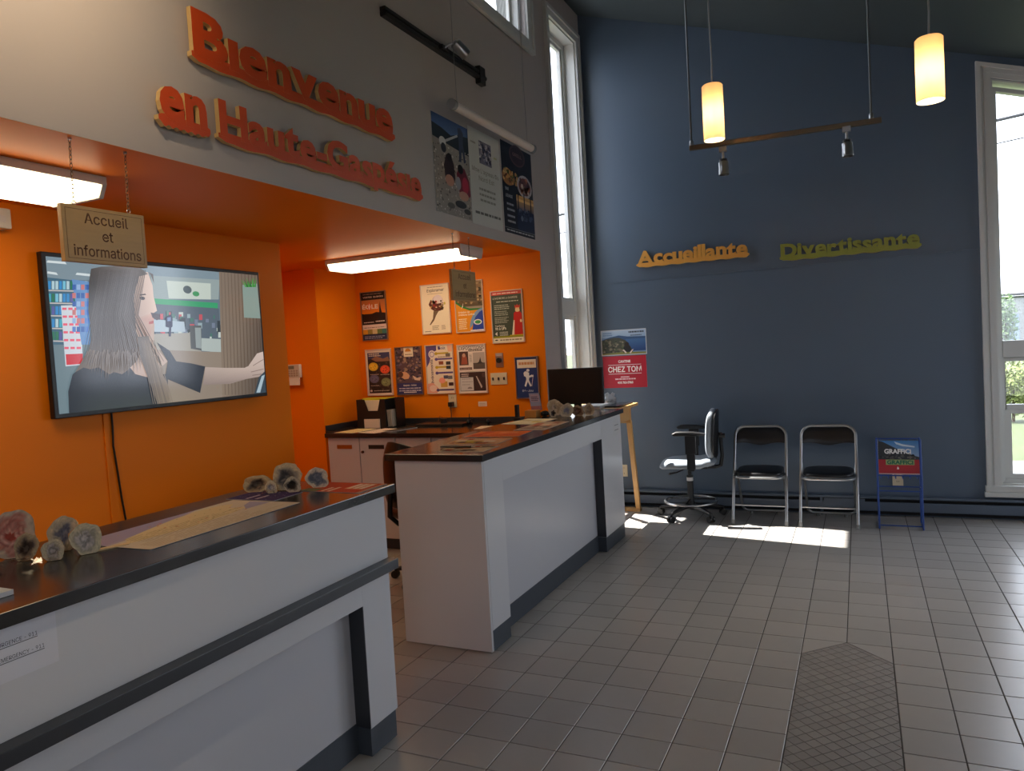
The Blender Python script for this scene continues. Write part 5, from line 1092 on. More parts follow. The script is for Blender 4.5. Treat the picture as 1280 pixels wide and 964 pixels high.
MB().tube([(0.22, 0, 0.445), (0.27, 0, 0.46), (0.285, 0, 0.55), (0.275, 0, 0.75)], 0.016, 8).build('back_bar', M_BLACK, t, smooth=60)
MB().cyl((0.265, 0, 0.72), (0.315, 0, 0.72), 0.02, 12).build('back_knob', M_BLACK, t, smooth=40)
for s in (-1, 1):
    MB().box(0.0, 0.07, s * 0.265 - 0.012, s * 0.265 + 0.012, 0.47, 0.77).box(-0.01, 0.08, s * 0.265 - 0.016, s * 0.265 + 0.016, 0.60, 0.755).box(0.01, 0.06, min(s * 0.1, s * 0.27), max(s * 0.1, s * 0.27), 0.452, 0.47).build('arm_post', M_BLACK, t, bevel=0.004)
    MB().prism([(-0.12, s * 0.265 - 0.04, 0.775), (-0.08, s * 0.265 - 0.04, 0.795), (0.06, s * 0.265 - 0.04, 0.79), (0.16, s * 0.265 - 0.04, 0.775), (0.16, s * 0.265 - 0.04, 0.757), (-0.1, s * 0.265 - 0.04, 0.757)], (0, 0.08, 0)).build('armrest', M_BLACK, t, bevel=0.012, seg=3, smooth=60)

# ================================================================== newspaper rack
M_BLUE = mat('blue enamelled wire', rgb(40, 76, 150), 0.4)
t = thing('newspaper_rack', 'blue wire newspaper rack against the blue wall', 'rack', (0.25, 6.55, 0))
xl, xr2 = 0.098, 0.402
for x in (xl, xr2):
    MB().tube([(x, 6.45, 0.006), (x, 6.47, 0.3), (x, 6.53, 0.70)], 0.0065, 8).build('front_leg', M_BLUE, t, smooth=60)
    MB().tube([(x, 6.68, 0.006), (x, 6.66, 0.3), (x, 6.64, 0.70)], 0.0065, 8).build('rear_leg', M_BLUE, t, smooth=60)
    MB().tube([(x, 6.45, 0.008), (x, 6.68, 0.008)], 0.0055, 8).build('side_bar', M_BLUE, t)
    MB().tube([(x, 6.475, 0.33), (x, 6.66, 0.30)], 0.0055, 8).build('side_bar', M_BLUE, t)
for y, z in ((6.46, 0.03), (6.473, 0.3), (6.487, 0.42), (6.64, 0.69), (6.66, 0.30)): MB().cyl((xl, y, z), (xr2, y, z), 0.005, 8).build('cross_bar', M_BLUE, t)
for i in range(6): x = xl + (xr2 - xl) * (i + 0.5) / 6; MB().tube([(x, 6.487, 0.42), (x, 6.49, 0.395), (x, 6.6, 0.385), (x, 6.64, 0.43), (x, 6.64, 0.69)], 0.003, 6).build('basket_wire', M_BLUE, t)
def d_news(p):
    p.rect(0, 0, 1, 1, (176, 40, 50)); p.vgrad(0, 0.44, 1, 1, (150, 176, 206), (60, 130, 196)); p.poly([(0, 1), (0.12, 0.97), (0.4, 0.8), (0.7, 0.62), (1, 0.52), (1, 0.44), (0, 0.44)], (52, 56, 60)); p.speck(0.05, 0.46, 0.9, 0.6, 40, [(84, 84, 84), (40, 44, 48), (110, 106, 100)], 0.04); p.poly([(0.4, 0.98), (0.6, 0.9), (0.9, 0.84), (0.9, 0.8), (0.6, 0.84), (0.45, 0.9)], (206, 226, 240))
    p.text('GRAFFiCi', 0.48, 0.62, 0.13, (240, 240, 236), 'c', 0.04, 0.66); p.rect(0.18, 0.28, 0.88, 0.44, (150, 170, 110)); p.text('GRAFFiCi', 0.53, 0.305, 0.11, (30, 110, 84), 'c', 0.04, 0.64); p.poly([(0.45, 0.18), (0.47, 0.24), (0.5, 0.18)], (240, 230, 226)); p.rect(0.45, 0.15, 0.5, 0.19, (240, 230, 226)); p.rect(0, 0, 1, 0.03, (226, 190, 186))
M = basis((0.108, 6.502, 0.427), (1, 0, 0), (0, 0.16, 1))
nt = thing('newspaper', 'stack of red and blue newspapers in the blue wire rack', 'newspaper', (0.25, 6.55, 0.415)); mb = MB(); mb.prism([M @ Vector(c) for c in ((0, 0, -0.035), (0.284, 0, -0.035), (0.284, 0.262, -0.035), (0, 0.262, -0.035))], M.to_3x3() @ Vector((0, 0, 0.035))); mb.build('pages', mat('newsprint', rgb(206, 200, 190), 0.8), nt)
p = Print(0.284, 0.262, 6e-5); d_news(p); M2 = M.copy(); M2.translation = M.translation + M.to_3x3() @ Vector((0, 0, 0.0006)); p.build('front_page', PAPER, nt, M2)

# ================================================================== monitor, stand and papers at the counter's far end
t = thing('computer_monitor', 'black computer monitor on the far end of the counter', 'monitor', (-2.075, 5.64, 1.045), R(3), local=True)
MB().box(-0.23, 0.23, -0.012, 0.022, 0.062, 0.352).build('housing', M_BLACK, t, bevel=0.006)
MB().box(-0.218, 0.218, -0.0135, -0.0122, 0.078, 0.340).build('screen', mat('dark screen', rgb(8, 8, 9), 0.35), t)
MB().box(-0.03, 0.03, 0.02, 0.04, 0.01, 0.22).build('neck', M_BLACK, t, bevel=0.004)
MB().lathe([(0.11, 0), (0.108, 0.008), (0.03, 0.014)], 24, (0, 0.04, 0)).build('foot', M_BLACK, t, smooth=40)
t = thing('wooden_stand', 'light pine stand with slanted legs at the counter end', 'stand', (-2.05, 6.3, 0))
MB().box(-2.30, -1.79, 5.872, 6.43, 1.02, 1.045).build('top_board', M_WOOD, t, bevel=0.002)
MB().box(-2.28, -1.845, 6.36, 6.385, 0.87, 1.02).box(-1.872, -1.85, 5.9, 6.36, 0.90, 1.02).build('apron', M_WOOD, t, bevel=0.001)
for x in (-1.87, -2.25):
    MB().prism([(x - 0.02, 6.375, 0.89), (x + 0.02, 6.375, 0.89), (x + 0.02, 6.415, 0.89), (x - 0.02, 6.415, 0.89)], (-0.05 if x > -2 else 0.0, 0.345, -0.888)).build('leg', M_WOOD, t)
    MB().prism([(x - 0.02, 5.92, 0.95), (x + 0.02, 5.92, 0.95), (x + 0.02, 5.95, 0.95), (x - 0.02, 5.95, 0.95)], (0.0, -0.02, -0.948)).build('leg', M_WOOD, t)
MB().box(-2.27, -1.895, 6.70, 6.765, 0.002, 0.03).build('foot_rail', M_WOOD, t, bevel=0.001)
def paper(name, label, cat, x, y, z, w, h, ang, draw, thick=0.0008, group=None):
    t = sheet(name, label, cat, on_top(x, y, z, ang), w, h, draw, thick, MATTE)
    if group: t['group'] = group
    return t
ZT = 1.0452
rn = random.Random(11)
def d_text(bg, fg, head=None):
    def d(p):
        p.rect(0, 0, 1, 1, bg)
        if head: p.rect(0.06, 0.8, 0.94, 0.94, head)
        p.bars(0.08, 0.92, 0.7, 10, 0.065, fg, 0.4, 0.3)
    return d
def d_patch(cols, n, seed):
    def d(p):
        p.rnd = random.Random(seed); p.rect(0, 0, 1, 1, cols[0])
        for i in range(n): u = p.rnd.uniform(0.03, 0.7); v = p.rnd.uniform(0.03, 0.8); p.rect(u, v, min(0.97, u + p.rnd.uniform(0.1, 0.4)), min(0.97, v + p.rnd.uniform(0.05, 0.25)), p.rnd.choice(cols[1:]))
        p.bars(0.08, 0.9, 0.3, 4, 0.06, cols[-1], 0.4, 0.4)
    return d
tag(MB().box(-2.17, -1.96, 5.885, 6.20, ZT, ZT + 0.022).build('paper_stack', mat('white paper', rgb(214, 214, 212), 0.7), bevel=0.001), 'stack of white paper beside the monitor', 'paper stack')
t = thing('tablet', 'flat black tablet on the wooden stand', 'tablet', (-1.93, 6.15, ZT)); MB().box(-1.945, -1.815, 5.95, 6.36, ZT, ZT + 0.012).build('case', M_BLACK, t, bevel=0.003); MB().box(-1.935, -1.825, 5.96, 6.35, ZT + 0.0121, ZT + 0.0127).build('screen', mat('tablet glass', rgb(20, 20, 22), 0.08), t)
mb = MB(); mb.blob((-2.0, 6.28, ZT + 0.045), 0.055, 0.075, 0.05, 14, 9, 0.9, 4, zmin=ZT); wr_ = mb.build('plastic_bag', mat('crumpled plastic', rgb(206, 208, 212), 0.15, bump=0.6, scale=25), smooth=20); tag(wr_, 'crumpled clear plastic bag on the wooden stand', 'plastic bag')
# box of leaflets and a standing booklet
t = thing('leaflet_holder', 'small wooden holder with an upright leaflet on the counter', 'leaflet holder', (-2.30, 5.24, ZT))
MB().box(-2.345, -2.25, 5.21, 5.3, ZT, ZT + 0.055).build('block', mat('honey wood', rgb(190, 138, 70), 0.5, var=0.1, scale=8), t, bevel=0.003)
Ml = basis((-2.318, 5.285, ZT + 0.05), (1, 0.12, 0), (-0.18, 0.12, 1)); mb = MB(); mb.prism([Ml @ Vector(c) for c in ((0, 0, -0.012), (0.085, 0, -0.012), (0.085, 0.135, -0.012), (0, 0.135, -0.012))], Ml.to_3x3() @ Vector((0, 0, 0.012))); mb.build('leaflet_stack', M_BLACK, t)
p = Print(0.085, 0.135); p.rect(0, 0, 1, 1, (140, 146, 176)); p.rect(0.1, 0.5, 0.9, 0.92, (170, 150, 170)); p.bars(0.15, 0.85, 0.75, 3, 0.1, (70, 66, 96), 0.5, 0.2); p.rect(0, 0, 1, 0.25, (150, 100, 110)); Ml2 = Ml.copy(); Ml2.translation = Ml.translation + Ml.to_3x3() @ Vector((0, 0, 0.0006)); p.build('leaflet_cover', PAPER, t, Ml2)
t = thing('phone_handset', 'upright black cordless phone handset on the counter', 'phone', (-2.345, 5.06, ZT)); MB().box(-2.355, -2.325, 5.05, 5.08, ZT + 0.012, ZT + 0.115).build('handset', M_BLACK, t, bevel=0.006); MB().box(-2.358, -2.30, 5.03, 5.10, ZT, ZT + 0.02).build('cradle', M_BLACK, t, bevel=0.004)
tag(MB().blob((-2.225, 5.32, ZT + 0.02), 0.03, 0.05, 0.022, 10, 6, 0.4, 2, zmin=ZT).build('camera_case', M_BLACK, smooth=60), 'small black case behind the geodes', 'case')
# sheets on the far countertop
paper('leaflet', 'white and yellow map sheet lying behind the far geodes', 'leaflet', -2.34, 4.78, ZT, 0.26, 0.36, R(-8), d_patch([(226, 222, 196), (236, 214, 60), (220, 226, 200), (200, 190, 150)], 7, 2))
paper('leaflet', 'colourful brochure sheet at the near end of the far countertop', 'leaflet', -2.09, 3.45, ZT, 0.28, 0.22, R(2), d_patch([(206, 186, 150), (150, 96, 60), (90, 80, 60), (226, 206, 170), (186, 60, 40), (96, 76, 60)], 14, 3))
paper('leaflet', 'brochure sheet with orange and yellow blocks under the countertop shine', 'leaflet', -2.21, 3.72, ZT, 0.34, 0.26, R(4), d_patch([(216, 170, 130), (232, 190, 60), (200, 206, 120), (196, 80, 50), (240, 226, 206), (120, 80, 60)], 14, 4))
paper('leaflet', 'orange leaflet across the middle of the far countertop', 'leaflet', -2.25, 4.06, ZT, 0.36, 0.28, R(5), d_patch([(232, 120, 60), (240, 150, 96), (226, 96, 50), (240, 190, 160), (206, 90, 60)], 9, 5))
paper('leaflet', 'pale leaflet sheet in front of the far geodes', 'leaflet', -2.07, 4.40, ZT, 0.22, 0.50, R(2), d_patch([(190, 170, 150), (226, 206, 186), (150, 110, 96), (206, 120, 96), (120, 110, 110)], 12, 6))
t = thing('pen', 'black pen on the brochure at the counter end', 'pen', (-2.0, 3.62, ZT + 0.003)); a_ = Vector((-2.14, 3.585, ZT + 0.0075)); b_ = Vector((-1.93, 3.60, ZT + 0.0075)); MB().tube([a_, a_ + (b_ - a_) * 0.9], 0.005, 8).build('barrel', M_BLACK, t, smooth=60); MB().tube([a_ + (b_ - a_) * 0.9, b_], [0.005, 0.001], 8).build('tip', M_STEEL, t, smooth=60)

# ================================================================== geodes and agates
M_RIND = [mat('geode rind %s' % n_, rgb(*c), 0.85, var=0.3, scale=28, bump=0.5) for n_, c in (('tan', (206, 180, 136)), ('grey', (186, 170, 142)), ('ochre', (196, 160, 100)))]
M_CUT = print_mat('polished stone', 0.5, spec=0.3)
def geode(label, group, x, y, z, w, h, d, face, tilt, rings, rind, seed, hollow=0.25, name='geode'):
    """cut stone: rough shell behind, polished banded face; face = heading of the cut side in degrees"""
    t = thing(name, label, 'geode', (x, y, z), R(face + 90), group, local=True)
    rr = random.Random(seed); ph = [rr.uniform(0, 6.28) for _ in range(4)]; n = 44
    def rad(a): return 1 + 0.06 * math.sin(2 * a + ph[0]) + 0.05 * math.sin(3 * a + ph[1]) + 0.035 * math.sin(5 * a + ph[2]) + 0.02 * math.sin(9 * a + ph[3])
    T_ = Matrix.Rotation(R(-tilt), 4, 'X')
    def pt(k, a, yy):
        q_ = rad(a); v = T_ @ Vector((w / 2 * math.cos(a) * q_ * k, yy, h / 2 * math.sin(a) * q_ * k)); v.z += h * 0.44
        v.z = max(v.z, 0.0008); return v
    shell = MB(); vs = []; K = 6
    for s_ in range(K + 1):
        f = s_ / K; k = math.cos(f * 1.45) * 0.98 + 0.02; yy = d * math.sin(f * 1.5)
        for i in range(n):
            a = 2 * math.pi * i / n; j = 1 + (0.12 * (rr.random() - 0.5) if 0 < s_ else 0); vs.append(pt(k * j, a, yy))
    fs = [(s_ * n + i, s_ * n + (i + 1) % n, (s_ + 1) * n + (i + 1) % n, (s_ + 1) * n + i) for s_ in range(K) for i in range(n)] + [tuple(K * n + i for i in range(n))]
    shell.add(vs, fs); shell.build('rind', rind, t, smooth=70)
    ks = [0.995, 0.93, 0.86, 0.78, 0.68, 0.57, 0.46, 0.34, 0.2, 0.1]; verts = []; cols = []; faces = []
    for q_, k in enumerate(ks):
        dep = 0 if k > 0.5 else hollow * d * (0.5 - k) / 0.5
        for i in range(n):
            a = 2 * math.pi * i / n
            v = pt(k, a, -0.0006 + dep); nz_ = noise.noise(Vector((k * math.cos(a) * 2.2 + seed, k * math.sin(a) * 2.2, seed * 0.37)))
            v = pt(k * (1 + (0.10 * nz_ if 0 < q_ else 0)), a, -0.0006 + dep + (0.05 * d * abs(nz_) if hollow > 0.3 and k < 0.5 else 0)); verts.append(v)
            f_ = min(0.999, max(0, (1 - k) * 1.02 + 0.28 * nz_ * (1 if q_ > 1 else 0))); c = rings[int(f_ * len(rings))]
            g = 1 + 0.22 * noise.noise(Vector((k * math.cos(a) * 9, k * math.sin(a) * 9, seed))); cols.append(rgb(*[min(255, x_ * g) for x_ in c]))
    verts.append(pt(0.0, 0, -0.0006 + hollow * d)); cols.append(rgb(*rings[-1]))
    faces = [(q_ * n + i, q_ * n + (i + 1) % n, (q_ + 1) * n + (i + 1) % n, (q_ + 1) * n + i) for q_ in range(len(ks) - 1) for i in range(n)] + [((len(ks) - 1) * n + i, (len(ks) - 1) * n + (i + 1) % n, len(ks) * n) for i in range(n)]
    me = bpy.data.meshes.new('cut_face'); me.from_pydata(verts, [], faces); me.materials.append(M_CUT)
    at = me.color_attributes.new('Col', 'FLOAT_COLOR', 'POINT'); at.data.foreach_set('color', [x_ for c in cols for x_ in c]); put('cut_face', me, t)
    return t
GN = 'geodes at the near end of the counter'; GM = 'geodes in the middle of the near counter'; GF = 'geodes on the far countertop'
PINK = [(214, 196, 170), (206, 160, 140), (196, 130, 110), (214, 160, 140), (180, 110, 96), (200, 140, 124), (226, 180, 160), (170, 70, 50)]
GREY = [(226, 208, 170), (216, 200, 164), (206, 192, 160), (180, 170, 150), (120, 122, 134), (110, 116, 134), (150, 150, 156)]
BRN = [(196, 176, 136), (176, 150, 110), (140, 120, 96), (100, 84, 70), (70, 56, 48), (120, 104, 90)]
BLUE = [(214, 204, 180), (196, 188, 170), (120, 124, 130), (84, 94, 110), (112, 120, 132), (96, 106, 122)]
WHT = [(216, 200, 164), (206, 190, 156), (176, 162, 140), (200, 186, 176), (150, 140, 132), (210, 198, 190)]
Z1 = 1.0455
geode('large pink banded agate slab at the left edge of the near counter', GN, -2.275, 1.335, Z1, 0.125, 0.15, 0.03, -50, 14, PINK, M_RIND[1], 21, 0.05, 'agate_slab')
geode('small dark-hearted geode between the pink agate and the blue-eyed geode', GN, -2.195, 1.325, Z1, 0.062, 0.082, 0.035, -45, 12, BRN, M_RIND[0], 22, 0.5)
geode('pale geode with a blue-grey eye behind the smaller stones', GN, -2.185, 1.43, Z1, 0.085, 0.11, 0.05, -50, 8, GREY, M_RIND[0], 23, 0.2)
geode('small clear-rimmed geode in front of the blue-eyed geode', GN, -2.105, 1.345, Z1, 0.062, 0.062, 0.03, -45, 15, WHT, M_RIND[0], 24, 0.4)
geode('rough-backed oval geode nearest the map, turned to the right', GN, -2.065, 1.42, Z1, 0.08, 0.10, 0.06, -25, 6, WHT, M_RIND[2], 25, 0.1)
geode('round low geode at the left of the middle group', GM, -2.27, 2.315, Z1, 0.115, 0.075, 0.05, -62, 10, BRN, M_RIND[2], 31, 0.4)
geode('largest upright geode of the middle group', GM, -2.165, 2.375, Z1, 0.115, 0.122, 0.055, -62, 8, [(206, 186, 150), (180, 166, 140), (150, 140, 126), (120, 112, 104), (96, 90, 88), (140, 130, 120)], M_RIND[0], 32, 0.35)
geode('tiny translucent geode in front of the large geode', GM, -2.18, 2.30, Z1, 0.05, 0.055, 0.03, -60, 8, WHT, M_RIND[0], 33, 0.3)
geode('small dark-mouthed geode at the right foot of the large geode', GM, -2.10, 2.335, Z1, 0.066, 0.066, 0.035, -58, 10, [(190, 176, 150), (120, 110, 96), (50, 44, 40), (80, 70, 60)], M_RIND[1], 34, 0.6)
geode('blue-grey polished slab standing on the red brochure', GM, -2.055, 2.435, Z1 + 0.001, 0.095, 0.088, 0.025, -62, 5, BLUE, M_RIND[1], 35, 0.05, 'agate_slab')
geode('tall cream geode at the left of the far group', GF, -2.155, 5.37, Z1, 0.12, 0.135, 0.05, -68, 6, [(206, 190, 160), (190, 170, 136), (176, 156, 126), (196, 180, 156), (150, 136, 116)], M_RIND[0], 41, 0.15)
geode('small dark-mouthed stone between the two larger far geodes', GF, -2.118, 5.232, Z1, 0.055, 0.065, 0.025, -68, 8, [(196, 180, 150), (90, 76, 66), (40, 34, 32)], M_RIND[0], 42, 0.6)
geode('broad geode with a grey triangular centre in the far group', GF, -2.02, 5.262, Z1, 0.105, 0.105, 0.035, -68, 8, [(200, 186, 156), (186, 170, 140), (170, 160, 140), (130, 128, 136), (116, 116, 130)], M_RIND[0], 43, 0.15)
geode('brown crystal geode behind the far group front', GF, -1.945, 5.30, Z1, 0.09, 0.085, 0.05, -68, 8, [(160, 136, 100), (120, 90, 60), (90, 60, 44), (150, 110, 96)], M_RIND[2], 44, 0.4)
geode('upright knobbly geode at the right end of the far group', GF, -1.865, 5.335, Z1, 0.075, 0.098, 0.05, -68, 5, [(186, 166, 130), (160, 136, 104), (130, 104, 80), (170, 146, 116)], M_RIND[2], 45, 0.2)
# crumpled clear wrap under the stones
M_WRAP = glass_mat('clear wrap', (0.93, 0.93, 0.93, 1), 0.25, 0.08)
for lb, x, y, s in (('crumpled clear wrap in front of the pink agate', -2.185, 1.245, 0.05), ('crumpled clear wrap in front of the small geodes', -2.09, 1.29, 0.045), ('crumpled clear wrap at the foot of the tiny geode', -2.165, 2.262, 0.035)):
    rr = random.Random(int(s * 1000) + 1); mb = MB()
    for k in range(16):
        a = rr.uniform(0, 6.28); c = Vector((x + s * 0.8 * rr.uniform(-1, 1), y + s * 0.7 * rr.uniform(-1, 1), Z1 + rr.uniform(0.002, 0.016)))
        pts = [c + Vector((rr.uniform(-1, 1) * 0.02, rr.uniform(-1, 1) * 0.02, rr.uniform(-0.4, 1) * 0.012)) for _ in range(4)]
        for p_ in pts: p_.z = max(p_.z, Z1 + 0.0005)
        mb.add(pts, [(0, 1, 2), (0, 2, 3)])
    me = bpy.data.meshes.new('plastic_wrap'); me.from_pydata(mb.v, [], mb.f); me.materials.append(M_WRAP); tag(put('plastic_wrap', me), lb, 'plastic wrap')

# ================================================================== papers on the near counter
def d_map(p):
    p.rect(0, 0, 1, 1, (196, 184, 166)); p.poly([(0, 0.55), (0.3, 0.62), (0.55, 0.85), (0.72, 1), (0, 1)], (160, 150, 176)); p.poly([(0, 1), (0.7, 1), (0.45, 0.82), (0.2, 0.66), (0, 0.6)], (150, 142, 172))
    p.poly([(0.05, 0.42), (0.12, 0.62), (0.3, 0.74), (0.5, 0.86), (0.7, 0.93), (0.84, 0.9), (0.9, 0.8), (0.8, 0.66), (0.86, 0.5), (0.7, 0.42), (0.4, 0.36)], (206, 188, 146)); p.poly([(0.8, 0.42), (0.88, 0.6), (0.98, 0.7), (0.98, 0.4)], (156, 148, 172))
    p.bars(0.1, 0.85, 0.6, 7, 0.05, (150, 130, 96), 0.22, 0.4); p.speck(0.15, 0.4, 0.85, 0.85, 50, [(160, 140, 100), (190, 110, 80), (130, 130, 90)], 0.008); p.rect(0, 0, 1, 0.3, (196, 184, 164)); p.bars(0.05, 0.95, 0.24, 6, 0.04, (170, 150, 120), 0.3, 0.3)
def d_purple(p): p.rect(0, 0, 1, 1, (70, 56, 96)); p.speck(0.05, 0.1, 0.95, 0.9, 60, [(100, 86, 126), (50, 40, 74), (140, 130, 150)], 0.03); p.bars(0.1, 0.6, 0.6, 2, 0.2, (200, 190, 206), 0.3, 0.3)
def d_red(p):
    p.rect(0, 0, 1, 1, (196, 66, 26)); p.rect(0.0, 0.72, 0.3, 1.0, (120, 120, 84)); p.bars(0.06, 0.5, 0.62, 2, 0.1, (236, 206, 180), 0.5, 0.2)
    p.rect(0.35, 0.12, 0.95, 0.42, (214, 150, 110)); p.bars(0.4, 0.93, 0.34, 3, 0.1, (240, 226, 206), 0.55, 0.1); p.rect(0, 0, 1, 0.06, (196, 150, 120))
paper('map', 'large tan and lilac paper map on the near counter', 'map', -1.90, 1.50, Z1, 0.66, 0.33, R(91), d_map)
paper('map', 'purple map sheet tucked behind the large paper map', 'map', -2.05, 2.17, Z1 - 0.0001, 0.17, 0.24, R(91), d_purple)
paper('brochure', 'red brochure at the right end of the near counter', 'brochure', -1.79, 2.36, Z1, 0.19, 0.30, R(90), d_red)
paper('leaflet', 'pale leaflet stack at the left edge of the near counter', 'leaflet', -1.885, 0.80, Z1, 0.30, 0.2, R(90), d_text((190, 200, 204), (110, 120, 130), (150, 170, 180)), 0.012)
tag(MB().prism([(-2.08, 1.46, Z1), (-2.06, 1.44, Z1), (-2.03, 1.53, Z1), (-2.05, 1.55, Z1)], (0, 0, 0.004)).build('pebble_chip', M_RIND[0]), 'flat stone chip lying beside the oval geode', 'stone')

# ================================================================== things on the back worktop
ZB = 0.9655
t = thing('desk_organizer', 'black desktop file organizer in the corner of the back worktop', 'organizer', (-3.85, 5.42, ZB))
xo0, xo1, yo0, yo1, zo = -4.03, -3.66, 5.36, 5.56, 1.212
fr_ = [(xo0, ZB), (xo1 - 0.07, ZB), (xo1 - 0.07, zo), (xo1 - 0.12, zo), (xo1 - 0.15, zo - 0.1), (xo1 - 0.25, zo - 0.1), (xo1 - 0.285, zo), (xo0, zo)]
MB().prism([(x, yo0, z) for x, z in fr_], (0, 0.005, 0)).build('front_panel', M_BLACK, t)
MB().box(xo0, xo1, yo1 - 0.005, yo1, ZB, zo).box(xo0, xo0 + 0.005, yo0 + 0.005, yo1 - 0.005, ZB, zo).box(xo1 - 0.075, xo1 - 0.07, yo0 + 0.005, yo1 - 0.005, ZB, zo).box(xo1 - 0.005, xo1, yo0 + 0.06, yo1 - 0.005, ZB, zo).box(xo0, xo1, yo0 + 0.005, yo1 - 0.005, ZB, ZB + 0.005).build('tray', M_BLACK, t)
MB().box(xo0 + 0.08, xo0 + 0.24, yo0 - 0.012, yo0 - 0.001, ZB, ZB + 0.075).build('front_pocket', mat('white card', rgb(226, 212, 196), 0.6), t)
tag(MB().box(xo0 + 0.01, xo1 - 0.08, yo0 + 0.02, yo0 + 0.07, ZB + 0.006, zo - 0.012).build('file_papers', mat('white file paper', rgb(230, 220, 196), 0.7)), 'white papers filed in the black organizer', 'papers')
tag(MB().box(xo0 + 0.006, xo1 - 0.08, yo0 + 0.08, yo0 + 0.17, zo - 0.04, zo + 0.006).build('yellow_folder', mat('yellow folder', rgb(196, 190, 40), 0.6)), 'yellow folder on top of the black organizer', 'folder')
for i in range(3): tag(MB().prism([(xo1 - 0.062 + i * 0.018, yo0 + 0.02, ZB + 0.006), (xo1 - 0.055 + i * 0.018, yo0 + 0.02, ZB + 0.006), (xo1 - 0.062 + i * 0.018, yo0 + 0.02, ZB + 0.15), (xo1 - 0.069 + i * 0.018, yo0 + 0.02, ZB + 0.15)], (0, 0.12, 0)).build('booklet', mat('grey booklet', rgb(170, 166, 160), 0.6)), ('leftmost', 'middle', 'rightmost')[i] + ' grey booklet in the right slot of the black organizer', 'booklet', 'booklets in the organizer slot')
paper('document', 'yellowish document lying left on the back worktop', 'paper', -4.0, 4.99, ZB, 0.21, 0.29, R(-6), d_text((226, 214, 160), (170, 150, 100)))
paper('document', 'white document lying right of the yellowish one on the worktop', 'paper', -3.76, 4.99, ZB, 0.21, 0.3, R(-14), d_text((226, 212, 196), (170, 150, 136)))
paper('folder', 'dark flat folder beside the documents on the back worktop', 'folder', -3.56, 5.06, ZB, 0.10, 0.29, R(-16), lambda p: p.rect(0, 0, 1, 1, (52, 48, 46)), 0.004)
t = thing('laptop_dock', 'flat black docking tray on the back worktop under the plug', 'dock', (-3.2, 5.5, ZB)); MB().box(-3.46, -3.0, 5.40, 5.58, ZB, ZB + 0.02).build('tray', M_BLACK, t, bevel=0.004); MB().cyl((-3.235, 5.5, ZB + 0.021), (-3.235, 5.5, ZB + 0.055), 0.03, 16).build('puck', M_BLACK, t, smooth=40)
tag(MB().tube([(-3.36, 5.6, ZB + 0.004), (-3.33, 5.6, ZB + 0.07), (-3.28, 5.62, ZB + 0.03), (-3.36, 5.61, ZB + 0.01)], 0.003, 5).build('loose_wire', mat('copper wire', rgb(140, 84, 40), 0.4, 0.5), smooth=60), 'thin bent wire standing on the back worktop', 'wire')
t = thing('headset', 'black telephone headset on the back worktop', 'headset', (-2.9, 5.5, ZB)); hb = [Vector((-2.99 + 0.09 * (1 - math.cos(R(a))), 5.5, ZB + 0.02 + 0.035 * math.sin(R(a)))) for a in range(0, 181, 20)]
MB().tube(hb, 0.006, 6).build('headband', M_BLACK, t, smooth=60)
for x in (-2.99, -2.81): MB().blob((x, 5.5, ZB + 0.024), 0.018, 0.03, 0.024, 10, 6).build('ear_cushion', M_BLACK, t, smooth=60)
MB().tube([(-2.99, 5.49, ZB + 0.025), (-2.96, 5.45, ZB + 0.06), (-2.94, 5.42, ZB + 0.10)], 0.003, 6).build('microphone_arm', M_BLACK, t, smooth=60)
paper('document', 'narrow pale paper right of the headset on the back worktop', 'paper', -2.78, 5.18, ZB, 0.2, 0.2, R(10), d_text((232, 214, 190), (190, 160, 130)))

# ================================================================== office chair behind the counter
t = thing('office_chair', 'black office chair behind the far counter end panel', 'office chair', (-2.86, 4.22, 0), R(-25), local=True)
mb = MB(); nx, nz = 12, 8; vs = []
for sgn in (0, 1):
    for j in range(nz + 1):
        for i in range(nx + 1):
            u = -1 + 2 * i / nx; v = j / nz; ww = 0.20 * (1 - 0.28 * max(0, (v - 0.55) / 0.45) ** 2); th = 0.03 * max(0.05, min(1, (1 - abs(u)) * 4, v * 4, (1 - v) * 4)) ** 0.5
            vs.append((u * ww, 0.02 - 0.10 * (1 - u * u) * 0.6 + (-th if sgn else th), 0.55 + 0.45 * v - 0.035 * u * u * v))
m_ = (nx + 1) * (nz + 1); f = []
for j in range(nz):
    for i in range(nx): k = j * (nx + 1) + i; f += [(k, k + 1, k + nx + 2, k + nx + 1), (m_ + k, m_ + k + nx + 1, m_ + k + nx + 2, m_ + k + 1)]
for i in range(nx): f += [(i, m_ + i, m_ + i + 1, i + 1), (nz * (nx + 1) + i, nz * (nx + 1) + i + 1, m_ + nz * (nx + 1) + i + 1, m_ + nz * (nx + 1) + i)]
for j in range(nz): f += [(j * (nx + 1), (j + 1) * (nx + 1), m_ + (j + 1) * (nx + 1), m_ + j * (nx + 1)), (j * (nx + 1) + nx, m_ + j * (nx + 1) + nx, m_ + (j + 1) * (nx + 1) + nx, (j + 1) * (nx + 1) + nx)]
mb.add(vs, f); mb.build('backrest', M_VINYL, t, smooth=60)
MB().box(-0.23, 0.23, 0.02, 0.46, 0.44, 0.51).build('seat', M_VINYL, t, bevel=0.03, seg=3, smooth=60)
MB().tube([(0, 0.2, 0.43), (0, -0.03, 0.44), (0, -0.09, 0.5), (0, -0.075, 0.7)], 0.018, 8).build('back_bar', M_BLACK, t, smooth=60)
MB().lathe([(0.03, 0.09), (0.03, 0.28), (0.018, 0.285), (0.018, 0.44)], 14, (0, 0.22, 0)).build('gas_column', M_BLACK, t, smooth=40)
